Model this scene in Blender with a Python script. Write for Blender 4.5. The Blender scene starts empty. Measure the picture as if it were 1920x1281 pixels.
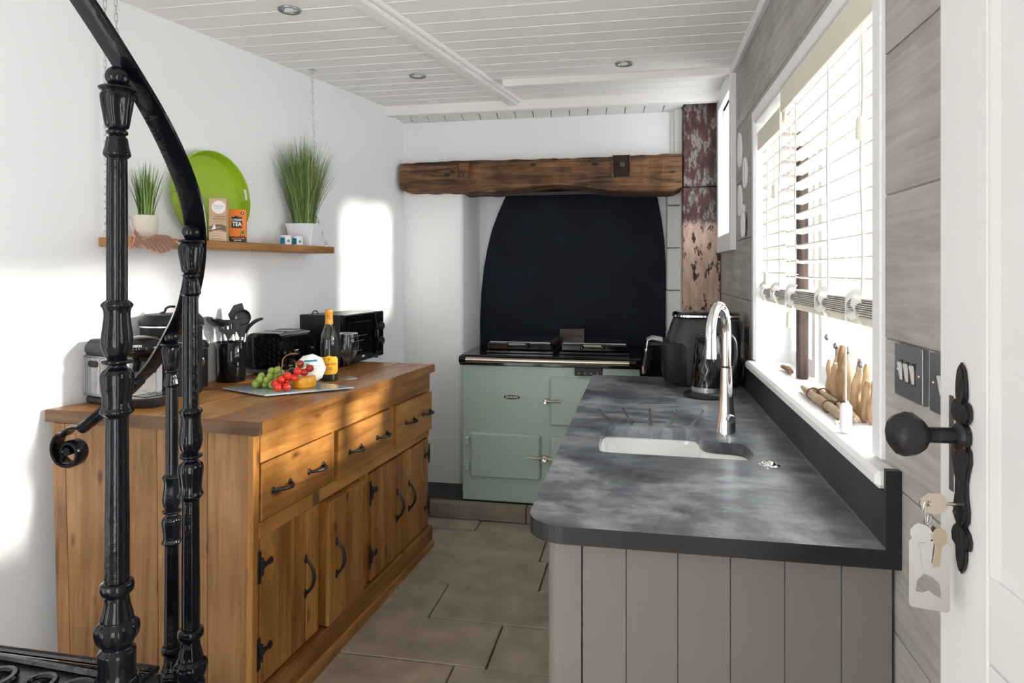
import bpy, bmesh, math, random
from mathutils import Vector, Matrix, Euler
R = random.Random(7)
PI = math.pi
SC = bpy.context.scene
COL = SC.collection

# ------------------------------------------------------------------ camera, sky, sun, exposure
YAW = math.atan(240 / 1250)
cam = bpy.data.cameras.new('camera')
cam.sensor_width = 36.0
cam.lens = 1250 / 1920 * 36
cam.shift_y = -132.5 / 1920
cam.clip_start = 0.05
co = bpy.data.objects.new('camera', cam)
COL.objects.link(co)
co.location = (0, 0, 1.4)
co.rotation_euler = (PI / 2, 0, YAW)
SC.camera = co

world = bpy.data.worlds.new('world')
SC.world = world
world.use_nodes = True
wn_ = world.node_tree.nodes['Background']
wn_.inputs['Color'].default_value = (0.965, 0.98, 1.0, 1)
wn_.inputs['Strength'].default_value = 5.5

sun = bpy.data.lights.new('sun', 'SUN')
sun.energy = 7.0
sun.angle = math.radians(4.5)
sun.color = (1.0, 0.94, 0.86)
so = bpy.data.objects.new('sun', sun)
COL.objects.link(so)
_dir = Vector((-1.0, 0.0, -math.tan(math.radians(13))))
so.rotation_euler = _dir.to_track_quat('-Z', 'Y').to_euler()
so.location = (6, 1.5, 3)

def portal(loc, rot, sx, sy):
    l = bpy.data.lights.new('portal', 'AREA')
    l.shape = 'RECTANGLE'; l.size = sx; l.size_y = sy
    l.cycles.is_portal = True
    o = bpy.data.objects.new('portal', l); COL.objects.link(o)
    o.location = loc; o.rotation_euler = rot
portal((0.74, 2.09, 1.52), (0, PI / 2, 0), 0.96, 1.40)
portal((-1.55, -1.95, 1.05), (PI / 2, 0, PI), 0.9, 2.1)
portal((0.74, 3.62, 1.94), (0, PI / 2, 0), 0.72, 0.50)
portal((0.74, -0.55, 1.03), (0, PI / 2, 0), 2.06, 0.98)

SC.view_settings.view_transform = 'Standard'
SC.view_settings.look = 'None'
SC.view_settings.gamma = 1.0
SC.view_settings.use_curve_mapping = False
SC.view_settings.exposure = 0.48
SC.cycles.max_bounces = 10
SC.cycles.transparent_max_bounces = 24
SC.cycles.diffuse_bounces = 6

# a point of the place from its spot in the photograph and its measured distance
def at(u, v, d):
    c = (u - 960) / 1250
    return Vector(((c * math.cos(YAW) - math.sin(YAW)) * d, (c * math.sin(YAW) + math.cos(YAW)) * d, 1.4 + (508 - v) / 1250 * d))

# ------------------------------------------------------------------ materials
MATS = {}
def _new(name):
    m = bpy.data.materials.new(name); m.use_nodes = True
    MATS[name] = m
    return m, m.node_tree.nodes, m.node_tree.links, m.node_tree.nodes['Principled BSDF']

def plain(name, col, rough=0.5, metal=0.0, coat=0.0, bump=0.0, bscale=60, var=0.0, vscale=6, trans=0.0, ior=1.45, sss=0.0, emit=None):
    m, N, L, P = _new(name)
    P.inputs['Base Color'].default_value = (*col, 1)
    P.inputs['Roughness'].default_value = rough
    P.inputs['Metallic'].default_value = metal
    P.inputs['Coat Weight'].default_value = coat
    P.inputs['Coat Roughness'].default_value = 0.08
    P.inputs['IOR'].default_value = ior
    P.inputs['Transmission Weight'].default_value = trans
    if sss:
        P.inputs['Subsurface Weight'].default_value = sss
        P.inputs['Subsurface Radius'].default_value = (0.01, 0.006, 0.003)
    tc = N.new('ShaderNodeTexCoord')
    if var:
        no = N.new('ShaderNodeTexNoise'); no.inputs['Scale'].default_value = vscale; no.inputs['Detail'].default_value = 6
        L.new(tc.outputs['Object'], no.inputs['Vector'])
        r = N.new('ShaderNodeValToRGB')
        r.color_ramp.elements[0].position = 0.3; r.color_ramp.elements[1].position = 0.7
        r.color_ramp.elements[0].color = (*[max(0, c * (1 - var)) for c in col], 1)
        r.color_ramp.elements[1].color = (*[min(1, c * (1 + var)) for c in col], 1)
        L.new(no.outputs['Fac'], r.inputs['Fac']); L.new(r.outputs['Color'], P.inputs['Base Color'])
    if bump:
        nb = N.new('ShaderNodeTexNoise'); nb.inputs['Scale'].default_value = bscale; nb.inputs['Detail'].default_value = 4
        L.new(tc.outputs['Object'], nb.inputs['Vector'])
        b = N.new('ShaderNodeBump'); b.inputs['Strength'].default_value = bump; b.inputs['Distance'].default_value = 0.01
        L.new(nb.outputs['Fac'], b.inputs['Height']); L.new(b.outputs['Normal'], P.inputs['Normal'])
    return m

def wood(name, stops, axis='Y', rough=0.5, scale=1.0, stretch=14, bump=0.25, knots=True, coat=0.0, tint=0.14):
    m, N, L, P = _new(name)
    tc = N.new('ShaderNodeTexCoord'); oi = N.new('ShaderNodeObjectInfo')
    sc = N.new('ShaderNodeVectorMath'); sc.operation = 'SCALE'; sc.inputs['Scale'].default_value = 37.0
    cb = N.new('ShaderNodeCombineXYZ')
    for k in 'XYZ': L.new(oi.outputs['Random'], cb.inputs[k])
    L.new(cb.outputs[0], sc.inputs[0])
    ad = N.new('ShaderNodeVectorMath'); ad.operation = 'ADD'
    L.new(tc.outputs['Object'], ad.inputs[0]); L.new(sc.outputs[0], ad.inputs[1])
    mp = N.new('ShaderNodeMapping')
    s = [stretch * scale] * 3; s['XYZ'.index(axis)] = 1.1 * scale
    mp.inputs['Scale'].default_value = s
    L.new(ad.outputs[0], mp.inputs['Vector'])
    n1 = N.new('ShaderNodeTexNoise'); n1.inputs['Scale'].default_value = 1.6; n1.inputs['Detail'].default_value = 9; n1.inputs['Roughness'].default_value = 0.62; n1.inputs['Distortion'].default_value = 0.9
    L.new(mp.outputs[0], n1.inputs['Vector'])
    n2 = N.new('ShaderNodeTexNoise'); n2.inputs['Scale'].default_value = 3.0 * scale; n2.inputs['Detail'].default_value = 5
    L.new(ad.outputs[0], n2.inputs['Vector'])
    mx = N.new('ShaderNodeMath'); mx.operation = 'MULTIPLY_ADD'; mx.inputs[1].default_value = 0.5; 
    L.new(n2.outputs['Fac'], mx.inputs[0])
    ml = N.new('ShaderNodeMath'); ml.operation = 'MULTIPLY_ADD'; ml.inputs[1].default_value = 0.75; ml.inputs[2].default_value = -0.125
    L.new(n1.outputs['Fac'], ml.inputs[0]); L.new(ml.outputs[0], mx.inputs[2])
    ra = N.new('ShaderNodeMath'); ra.operation = 'MULTIPLY_ADD'; ra.inputs[1].default_value = tint; 
    L.new(oi.outputs['Random'], ra.inputs[0]); L.new(mx.outputs[0], ra.inputs[2])
    sb = N.new('ShaderNodeMath'); sb.operation = 'SUBTRACT'; sb.inputs[1].default_value = tint / 2
    L.new(ra.outputs[0], sb.inputs[0])
    last = sb.outputs[0]
    if knots:
        vo = N.new('ShaderNodeTexVoronoi'); vo.inputs['Scale'].default_value = 1.0
        m2 = N.new('ShaderNodeMapping'); s2 = [9 * scale] * 3; s2['XYZ'.index(axis)] = 4.2 * scale
        m2.inputs['Scale'].default_value = s2
        L.new(ad.outputs[0], m2.inputs['Vector']); L.new(m2.outputs[0], vo.inputs['Vector'])
        mr = N.new('ShaderNodeMapRange'); mr.inputs['From Min'].default_value = 0.03; mr.inputs['From Max'].default_value = 0.16
        mr.inputs['To Min'].default_value = 0.32; mr.inputs['To Max'].default_value = 0.0
        L.new(vo.outputs['Distance'], mr.inputs['Value'])
        s3 = N.new('ShaderNodeMath'); s3.operation = 'SUBTRACT'
        L.new(last, s3.inputs[0]); L.new(mr.outputs[0], s3.inputs[1]); last = s3.outputs[0]
    r = N.new('ShaderNodeValToRGB'); el = r.color_ramp.elements
    while len(el) < len(stops): el.new(0.5)
    for e, (p, c) in zip(el, stops): e.position = p; e.color = (*c, 1)
    L.new(last, r.inputs['Fac']); L.new(r.outputs['Color'], P.inputs['Base Color'])
    P.inputs['Roughness'].default_value = rough; P.inputs['Coat Weight'].default_value = coat
    b = N.new('ShaderNodeBump'); b.inputs['Strength'].default_value = bump; b.inputs['Distance'].default_value = 0.004
    L.new(n1.outputs['Fac'], b.inputs['Height']); L.new(b.outputs['Normal'], P.inputs['Normal'])
    return m

PINE = [(0.20, (0.075, 0.023, 0.004)), (0.42, (0.245, 0.096, 0.019)), (0.58, (0.385, 0.172, 0.040)), (0.8, (0.54, 0.28, 0.080))]
wood('pine_along', PINE, 'Y', 0.38, 1.0, 14, 0.25)
wood('pine_upright', PINE, 'Z', 0.38, 1.0, 14, 0.25)
wood('pine_end', [(0.2, (0.07, 0.028, 0.009)), (0.45, (0.27, 0.132, 0.046)), (0.8, (0.47, 0.26, 0.11))], 'Z', 0.6, 1.2, 16, 0.4)
wood('pine_across', PINE, 'X', 0.38, 1.0, 14, 0.25)
wood('slab_edge', [(0.2, (0.04, 0.018, 0.008)), (0.5, (0.16, 0.085, 0.04)), (0.8, (0.26, 0.15, 0.08))], 'X', 0.65, 1.2, 16, 0.5)
wood('shelf_wood', [(0.2, (0.10, 0.035, 0.008)), (0.45, (0.30, 0.13, 0.03)), (0.8, (0.50, 0.25, 0.07))], 'Y', 0.45, 1.4, 14, 0.35)
wood('lintel_oak', [(0.30, (0.012, 0.007, 0.004)), (0.42, (0.07, 0.034, 0.014)), (0.54, (0.17, 0.083, 0.034)), (0.66, (0.27, 0.14, 0.06)), (0.85, (0.36, 0.23, 0.13))], 'X', 0.8, 1.5, 15, 1.0, tint=0.05)
wood('old_post', [(0.3, (0.03, 0.022, 0.018)), (0.5, (0.10, 0.07, 0.055)), (0.8, (0.22, 0.16, 0.12))], 'Z', 0.85, 2.2, 12, 0.9)
wood('driftwood', [(0.25, (0.22, 0.125, 0.06)), (0.5, (0.42, 0.27, 0.15)), (0.8, (0.62, 0.45, 0.28))], 'Z', 0.8, 5, 8, 0.5, knots=False, tint=0.4)
wood('driftwood_log', [(0.25, (0.22, 0.15, 0.09)), (0.5, (0.36, 0.26, 0.17)), (0.8, (0.55, 0.43, 0.31))], 'Y', 0.8, 5, 8, 0.5, knots=False, tint=0.2)
wood('limed_plank', [(0.2, (0.23, 0.21, 0.188)), (0.42, (0.335, 0.312, 0.286)), (0.6, (0.43, 0.406, 0.378)), (0.85, (0.62, 0.60, 0.57))], 'Y', 0.7, 1.6, 17, 0.45, knots=False, tint=0.06)

plain('plaster', (0.86, 0.865, 0.875), 0.9, bump=0.12, bscale=9)
plain('white_paint', (0.84, 0.845, 0.85), 0.45)
plain('ceiling_paint', (0.86, 0.845, 0.815), 0.55, bump=0.05, bscale=30)
plain('soffit_paint', (0.74, 0.745, 0.74), 0.6)
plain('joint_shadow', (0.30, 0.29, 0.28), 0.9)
plain('block_paint', (0.74, 0.745, 0.72), 0.7, bump=0.25, bscale=14)
plain('navy_paint', (0.0032, 0.0072, 0.017), 0.6, bump=0.25, bscale=7, var=0.35, vscale=4)
plain('stone_tile', (0.36, 0.31, 0.245), 0.5, bump=0.25, bscale=22, var=0.22, vscale=7)
plain('grout', (0.12, 0.10, 0.08), 0.9)
plain('hearth_tile', (0.26, 0.21, 0.165), 0.5, var=0.2, vscale=6, bump=0.1)
plain('hearth_slate', (0.035, 0.036, 0.036), 0.6, bump=0.2)
plain('taupe_paint', (0.185, 0.164, 0.152), 0.5, bump=0.06, bscale=120)
plain('sage_enamel', (0.44, 0.575, 0.505), 0.22, coat=0.3, bump=0.03, bscale=12)
plain('black_enamel', (0.006, 0.006, 0.007), 0.08, coat=0.0)
plain('black_gloss', (0.005, 0.005, 0.006), 0.05, coat=0.0)
plain('black_satin', (0.012, 0.012, 0.014), 0.35)
plain('black_matt', (0.010, 0.010, 0.011), 0.5)
plain('dark_grey_plastic', (0.035, 0.035, 0.037), 0.4)
plain('cast_iron', (0.004, 0.005, 0.007), 0.10, bump=0.16, bscale=42)
plain('forged_iron', (0.010, 0.010, 0.012), 0.38, bump=0.4, bscale=60)
plain('rusty_iron', (0.07, 0.028, 0.014), 0.8)
plain('chrome', (0.86, 0.86, 0.88), 0.06, metal=1.0)
plain('steel', (0.62, 0.61, 0.60), 0.24, metal=1.0)
plain('brushed_steel', (0.27, 0.28, 0.30), 0.36, metal=1.0)
plain('warm_steel', (0.60, 0.52, 0.44), 0.25, metal=1.0)
plain('rocker_grey', (0.62, 0.60, 0.58), 0.3)
plain('ceramic', (0.93, 0.93, 0.92), 0.10, coat=0.4)
plain('cream_plastic', (0.76, 0.72, 0.60), 0.45)
plain('blind_slat', (0.66, 0.64, 0.59), 0.5)
plain('ladder_tape', (0.88, 0.87, 0.84), 0.9)
plain('cream_cord', (0.80, 0.75, 0.62), 0.8)
plain('lime_plastic', (0.33, 0.50, 0.022), 0.35)
plain('pot_cream', (0.72, 0.66, 0.55), 0.6)
plain('pot_white', (0.82, 0.82, 0.86), 0.25)
plain('kraft', (0.62, 0.42, 0.27), 0.75, bump=0.05)
plain('kraft_dark', (0.20, 0.14, 0.10), 0.75)
plain('kraft_light', (0.78, 0.62, 0.48), 0.75)
plain('label_white', (0.86, 0.86, 0.85), 0.6)
plain('label_grey', (0.32, 0.31, 0.30), 0.6)
plain('tea_orange', (0.84, 0.22, 0.015), 0.5)
plain('print_black', (0.02, 0.02, 0.022), 0.5)
plain('print_red', (0.42, 0.05, 0.03), 0.5)
plain('print_green', (0.10, 0.22, 0.03), 0.5)
plain('print_teal', (0.01, 0.22, 0.36), 0.4)
plain('copper_fish', (0.56, 0.33, 0.25), 0.5, bump=0.3, bscale=40)
plain('copper_line', (0.17, 0.075, 0.055), 0.6)
plain('grass_dark', (0.045, 0.11, 0.022), 0.5)
plain('grass_mid', (0.12, 0.24, 0.045), 0.5)
plain('grass_light', (0.27, 0.40, 0.10), 0.5)
plain('grass_straw', (0.36, 0.33, 0.16), 0.5)
plain('grape_skin', (0.36, 0.47, 0.10), 0.16, sss=0.3, var=0.2, vscale=40)
plain('tomato_skin', (0.62, 0.030, 0.012), 0.10, coat=0.4)
plain('tomato_dark', (0.38, 0.016, 0.010), 0.10, coat=0.4)
plain('stalk_brown', (0.26, 0.14, 0.05), 0.7)
plain('stalk_green', (0.12, 0.20, 0.04), 0.6)
plain('cheese_wax', (0.86, 0.40, 0.012), 0.28, coat=0.2)
plain('cheese_paper', (0.80, 0.80, 0.80), 0.5, bump=0.2, bscale=30)
plain('bottle_glass', (0.012, 0.014, 0.012), 0.04, coat=0.5)
plain('bottle_foil', (0.70, 0.30, 0.03), 0.35)
plain('wine_label', (0.82, 0.43, 0.02), 0.5)
plain('board_glass', (0.46, 0.54, 0.58), 0.08, coat=0.3)
plain('board_edge', (0.10, 0.16, 0.17), 0.2)
plain('stripe_a', (0.40, 0.39, 0.40), 0.35, metal=0.6)
plain('stripe_b', (0.30, 0.20, 0.21), 0.35, metal=0.4)
plain('stripe_c', (0.20, 0.24, 0.27), 0.35, metal=0.4)
plain('badge_gold', (0.45, 0.40, 0.28), 0.3, metal=1.0)
plain('flue_brown', (0.025, 0.014, 0.010), 0.4)
plain('door_paint', (0.70, 0.69, 0.68), 0.42, bump=0.06, bscale=18)
plain('mortise_shade', (0.03, 0.017, 0.010), 0.9)
plain('glass_edge', (0.75, 0.80, 0.80), 0.1)

for n_, v_ in (('cast_iron', 0.32), ('navy_paint', 0.25), ('black_matt', 0.3), ('dark_grey_plastic', 0.3)):
    MATS[n_].node_tree.nodes['Principled BSDF'].inputs['Specular IOR Level'].default_value = v_

# clear panes: straight-through glass with its mirror reflection
def pane_mat(name, tint=(0.97, 0.985, 0.985), amount=0.0):
    m, N, L, P = _new(name)
    out = N['Material Output']
    t = N.new('ShaderNodeBsdfTransparent'); t.inputs['Color'].default_value = (*tint, 1)
    g = N.new('ShaderNodeBsdfGlossy'); g.inputs['Roughness'].default_value = 0.02
    f = N.new('ShaderNodeFresnel'); f.inputs['IOR'].default_value = 1.45
    # the same reflectance on both faces of the sheet
    ge = N.new('ShaderNodeNewGeometry'); io = N.new('ShaderNodeMath'); io.operation = 'MULTIPLY_ADD'
    io.inputs[1].default_value = 1 / 1.45 - 1.45; io.inputs[2].default_value = 1.45
    L.new(ge.outputs['Backfacing'], io.inputs[0]); L.new(io.outputs[0], f.inputs['IOR'])
    mx = N.new('ShaderNodeMixShader')
    L.new(f.outputs[0], mx.inputs[0]); L.new(t.outputs[0], mx.inputs[1]); L.new(g.outputs[0], mx.inputs[2])
    L.new(mx.outputs[0], out.inputs['Surface'])
    return m
pane_mat('pane'); pane_mat('tumbler_glass', (0.93, 0.945, 0.945))

# the worktop: dark slate laminate with pale clouds and chalky streaks
def worktop_mat():
    m, N, L, P = _new('worktop_slate')
    tc = N.new('ShaderNodeTexCoord')
    a = N.new('ShaderNodeTexNoise'); a.inputs['Scale'].default_value = 3.2; a.inputs['Detail'].default_value = 8; a.inputs['Roughness'].default_value = 0.62; a.inputs['Distortion'].default_value = 0.6
    L.new(tc.outputs['Object'], a.inputs['Vector'])
    mp = N.new('ShaderNodeMapping'); mp.inputs['Scale'].default_value = (4, 7, 4)
    L.new(tc.outputs['Object'], mp.inputs['Vector'])
    b = N.new('ShaderNodeTexNoise'); b.inputs['Scale'].default_value = 2.5; b.inputs['Detail'].default_value = 8; b.inputs['Roughness'].default_value = 0.7
    L.new(mp.outputs[0], b.inputs['Vector'])
    mx = N.new('ShaderNodeMath'); mx.operation = 'MULTIPLY_ADD'; mx.inputs[1].default_value = 0.45
    L.new(b.outputs['Fac'], mx.inputs[0])
    ml = N.new('ShaderNodeMath'); ml.operation = 'MULTIPLY'; ml.inputs[1].default_value = 0.6
    L.new(a.outputs['Fac'], ml.inputs[0]); L.new(ml.outputs[0], mx.inputs[2])
    r = N.new('ShaderNodeValToRGB'); e = r.color_ramp.elements
    e[0].position = 0.40; e[0].color = (0.050, 0.055, 0.065, 1)
    e[1].position = 0.66; e[1].color = (0.40, 0.42, 0.445, 1)
    q = e.new(0.52); q.color = (0.145, 0.157, 0.178, 1)
    L.new(mx.outputs[0], r.inputs['Fac']); L.new(r.outputs['Color'], P.inputs['Base Color'])
    P.inputs['Roughness'].default_value = 0.30
    bp = N.new('ShaderNodeBump'); bp.inputs['Strength'].default_value = 0.12; bp.inputs['Distance'].default_value = 0.003
    L.new(b.outputs['Fac'], bp.inputs['Height']); L.new(bp.outputs['Normal'], P.inputs['Normal'])
worktop_mat()
plain('worktop_edge', (0.016, 0.017, 0.019), 0.35, var=0.2)
plain('groove_grey', (0.22, 0.225, 0.23), 0.4)
plain('upstand_slate', (0.030, 0.034, 0.040), 0.5, var=0.35, vscale=6)

# peeling paint of the old post
def peel_mat(name, low, high, under):
    m, N, L, P = _new(name)
    tc = N.new('ShaderNodeTexCoord')
    mp = N.new('ShaderNodeMapping'); mp.inputs['Scale'].default_value = (1.5, 1.5, 0.6)
    L.new(tc.outputs['Object'], mp.inputs['Vector'])
    a = N.new('ShaderNodeTexNoise'); a.inputs['Scale'].default_value = 16; a.inputs['Detail'].default_value = 10; a.inputs['Roughness'].default_value = 0.72
    L.new(mp.outputs[0], a.inputs['Vector'])
    v = N.new('ShaderNodeTexNoise'); v.inputs['Scale'].default_value = 34; v.inputs['Detail'].default_value = 8
    mp2 = N.new('ShaderNodeMapping'); mp2.inputs['Scale'].default_value = (1, 1, 0.3); L.new(tc.outputs['Object'], mp2.inputs['Vector']); L.new(mp2.outputs[0], v.inputs['Vector'])
    def ramp(src, stops, const=False):
        r = N.new('ShaderNodeValToRGB'); el = r.color_ramp.elements
        while len(el) < len(stops): el.new(0.5)
        for e, (p, c) in zip(el, stops): e.position = p; e.color = (*c, 1)
        L.new(src, r.inputs['Fac']); return r
    ru = ramp(a.outputs['Fac'], under)
    rl = ramp(v.outputs['Fac'], low)
    # upper coat thins out above a ragged line
    sx = N.new('ShaderNodeSeparateXYZ'); L.new(tc.outputs['Object'], sx.inputs[0])
    h = N.new('ShaderNodeMath'); h.operation = 'MULTIPLY_ADD'; h.inputs[1].default_value = 0.35; L.new(a.outputs['Fac'], h.inputs[0]); L.new(sx.outputs['Z'], h.inputs[2])
    st = N.new('ShaderNodeMapRange'); st.inputs['From Min'].default_value = high; st.inputs['From Max'].default_value = high + 0.03
    L.new(h.outputs[0], st.inputs['Value'])
    mk = N.new('ShaderNodeMapRange'); mk.inputs['From Min'].default_value = 0.43; mk.inputs['From Max'].default_value = 0.45; mk.inputs['To Min'].default_value = 1; mk.inputs['To Max'].default_value = 0
    L.new(a.outputs['Fac'], mk.inputs['Value'])
    mxm = N.new('ShaderNodeMath'); mxm.operation = 'MAXIMUM'; L.new(st.outputs[0], mxm.inputs[0]); L.new(mk.outputs[0], mxm.inputs[1])
    mix = N.new('ShaderNodeMix'); mix.data_type = 'RGBA'
    L.new(mxm.outputs[0], mix.inputs['Factor']); L.new(rl.outputs['Color'], mix.inputs['A']); L.new(ru.outputs['Color'], mix.inputs['B'])
    L.new(mix.outputs['Result'], P.inputs['Base Color'])
    P.inputs['Roughness'].default_value = 0.6
    b = N.new('ShaderNodeBump'); b.inputs['Strength'].default_value = 0.6; b.inputs['Distance'].default_value = 0.006
    L.new(a.outputs['Fac'], b.inputs['Height']); L.new(b.outputs['Normal'], P.inputs['Normal'])
UNDER = [(0.30, (0.012, 0.006, 0.005)), (0.45, (0.055, 0.016, 0.012)), (0.52, (0.085, 0.028, 0.022)), (0.55, (0.11, 0.17, 0.17)), (0.585, (0.30, 0.21, 0.17)), (0.64, (0.10, 0.045, 0.035))]
peel_mat('peeling_paint', [(0.35, (0.46, 0.31, 0.24)), (0.6, (0.62, 0.45, 0.36))], 1.83, UNDER)

# ------------------------------------------------------------------ helpers
class MB:
    def __init__(s): s.bm = bmesh.new()
    def box(s, c, d, rot=None, bev=0.0, M=None):
        g = bmesh.ops.create_cube(s.bm, size=1.0)
        m = Matrix.LocRotScale(Vector(c), Euler(rot) if rot else Euler(), Vector(d))
        if M is not None: m = M @ m
        bmesh.ops.transform(s.bm, matrix=m, verts=g['verts'])
        if bev:
            es = list({e for v in g['verts'] for e in v.link_edges})
            bmesh.ops.bevel(s.bm, geom=es, offset=bev, segments=1, affect='EDGES')
        return s
    def span(s, a, b, bev=0.0):
        return s.box([(x + y) / 2 for x, y in zip(a, b)], [abs(y - x) for x, y in zip(a, b)], None, bev)
    def prism(s, pts, z0, z1, M=None, bev=0.0):
        lo = [s.bm.verts.new((p[0], p[1], z0)) for p in pts]; hi = [s.bm.verts.new((p[0], p[1], z1)) for p in pts]
        fs = [s.bm.faces.new(lo[::-1]), s.bm.faces.new(hi)]
        n = len(pts)
        for i in range(n): fs.append(s.bm.faces.new((lo[i], lo[(i + 1) % n], hi[(i + 1) % n], hi[i])))
        bmesh.ops.recalc_face_normals(s.bm, faces=fs)
        if bev:
            es = [e for e in fs[1].edges] + [e for e in fs[0].edges]
            vs0 = lo + hi
            r = bmesh.ops.bevel(s.bm, geom=es, offset=bev, segments=2, affect='EDGES')
            if M is not None:
                vs = {v for f in fs if f.is_valid for v in f.verts} | {v for v in r['verts']}
                bmesh.ops.transform(s.bm, matrix=M, verts=list(vs))
        elif M is not None: bmesh.ops.transform(s.bm, matrix=M, verts=lo + hi)
        return s
    def lathe(s, prof, seg=20, M=None, mod=None):
        rings = []
        vs = []
        for r, z in prof:
            if r < 1e-6: ring = [s.bm.verts.new((0, 0, z))]
            else:
                ring = []
                for k in range(seg):
                    t = 2 * PI * k / seg
                    rr = r * (mod(t, z) if mod else 1)
                    ring.append(s.bm.verts.new((rr * math.cos(t), rr * math.sin(t), z)))
            rings.append(ring); vs += ring
        for a, b in zip(rings, rings[1:]):
            if len(a) == 1 and len(b) == 1: continue
            for k in range(seg):
                k2 = (k + 1) % seg
                if len(a) == 1: s.bm.faces.new((a[0], b[k], b[k2]))
                elif len(b) == 1: s.bm.faces.new((a[k], b[0], a[k2]))
                else: s.bm.faces.new((a[k], b[k], b[k2], a[k2]))
        if M is not None: bmesh.ops.transform(s.bm, matrix=M, verts=vs)
        return s
    def tube(s, pts, r, seg=8, closed=False, caps=True, flat=1.0):
        pts = [Vector(p) for p in pts]; n = len(pts)
        rr = r if isinstance(r, (list, tuple)) else [r] * n
        def tang(i):
            if closed: return (pts[(i + 1) % n] - pts[i - 1]).normalized()
            return (pts[min(i + 1, n - 1)] - pts[max(i - 1, 0)]).normalized()
        t0 = tang(0)
        u = t0.cross(Vector((0, 0, 1)))
        if u.length < 1e-3: u = t0.cross(Vector((0, 1, 0)))
        u.normalize(); rings = []
        for i in range(n):
            t = tang(i); u = (u - t * u.dot(t)); u.normalize(); w = t.cross(u)
            rings.append([s.bm.verts.new(pts[i] + (u * math.cos(2 * PI * k / seg) + w * flat * math.sin(2 * PI * k / seg)) * rr[i]) for k in range(seg)])
        m = n if closed else n - 1
        for i in range(m):
            a, b = rings[i], rings[(i + 1) % n]
            for k in range(seg): s.bm.faces.new((a[k], a[(k + 1) % seg], b[(k + 1) % seg], b[k]))
        if caps and not closed:
            s.bm.faces.new(rings[0][::-1]); s.bm.faces.new(rings[-1])
        return s
    def sweep(s, pts, sect, side):
        # rectangle-like section swept along pts; side(i) gives the section's sideways axis
        pts = [Vector(p) for p in pts]; n = len(pts); rings = []
        for i in range(n):
            t = (pts[min(i + 1, n - 1)] - pts[max(i - 1, 0)]).normalized()
            u = Vector(side(i)); u = (u - t * u.dot(t)).normalized(); w = u.cross(t)
            rings.append([s.bm.verts.new(pts[i] + u * a + w * b) for a, b in sect])
        k = len(sect); fs = []
        for a, b in zip(rings, rings[1:]):
            for j in range(k): fs.append(s.bm.faces.new((a[j], a[(j + 1) % k], b[(j + 1) % k], b[j])))
        fs.append(s.bm.faces.new(rings[0][::-1])); fs.append(s.bm.faces.new(rings[-1]))
        bmesh.ops.recalc_face_normals(s.bm, faces=fs)
        return s
    def ball(s, c, r, seg=12, sc=(1, 1, 1)):
        g = bmesh.ops.create_uvsphere(s.bm, u_segments=seg, v_segments=max(6, seg * 2 // 3), radius=1.0)
        bmesh.ops.transform(s.bm, matrix=Matrix.LocRotScale(Vector(c), None, Vector([r * k for k in sc])), verts=g['verts'])
        return s
    def build(s, name, mat, parent=None, smooth=False, loc=None, rot=None, angle=None):
        bmesh.ops.recalc_face_normals(s.bm, faces=s.bm.faces[:])
        me = bpy.data.meshes.new(name); s.bm.to_mesh(me); s.bm.free()
        me.materials.append(MATS[mat])
        if smooth:
            for p in me.polygons: p.use_smooth = True
            if smooth != 'all':
                me.set_sharp_from_angle(angle=math.radians(angle or 38))
        o = bpy.data.objects.new(name, me); COL.objects.link(o)
        if loc is not None: o.location = loc
        if rot is not None: o.rotation_euler = rot
        if parent is not None: o.parent = parent
        return o

def tag(o, label=None, cat=None, group=None, kind=None):
    if label: o['label'] = label
    if cat: o['category'] = cat
    if group: o['group'] = group
    if kind: o['kind'] = kind
    return o
def empty(name, loc=(0, 0, 0), rz=0.0, rot=None):
    o = bpy.data.objects.new(name, None); COL.objects.link(o)
    o.empty_display_size = 0.05
    o.location = loc; o.rotation_euler = rot if rot else (0, 0, rz)
    return o
def thing(name, label, cat, loc=(0, 0, 0), rz=0.0, group=None):
    return tag(empty(name, loc, rz), label, cat, group)
def share(me_obj, name, parent=None, loc=None, rot=None, M=None):
    o = bpy.data.objects.new(name, me_obj.data); COL.objects.link(o)
    if parent is not None: o.parent = parent
    if M is not None: o.matrix_basis = M
    if loc is not None: o.location = loc
    if rot is not None: o.rotation_euler = rot
    return o
def copy_tree(o, parent=None):
    c = o.copy(); COL.objects.link(c); c.parent = parent
    for ch in list(o.children): copy_tree(ch, c)
    return c
def fill_with_holes(outer, holes, z0, z1):
    # slab with holes; outer and holes are 2-D loops
    bm = bmesh.new()
    def loop(pts):
        vs = [bm.verts.new((p[0], p[1], z1)) for p in pts]
        return [bm.edges.new((vs[i], vs[(i + 1) % len(vs)])) for i in range(len(vs))]
    es = loop(outer)
    for h in holes: es += loop(h)
    bmesh.ops.triangle_fill(bm, use_beauty=True, use_dissolve=False, edges=es)
    fs = bm.faces[:]
    r = bmesh.ops.extrude_face_region(bm, geom=fs)
    vs = [g for g in r['geom'] if isinstance(g, bmesh.types.BMVert)]
    bmesh.ops.translate(bm, verts=vs, vec=(0, 0, z0 - z1))
    mb = MB(); mb.bm.free(); mb.bm = bm
    return mb
FONT = None
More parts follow.
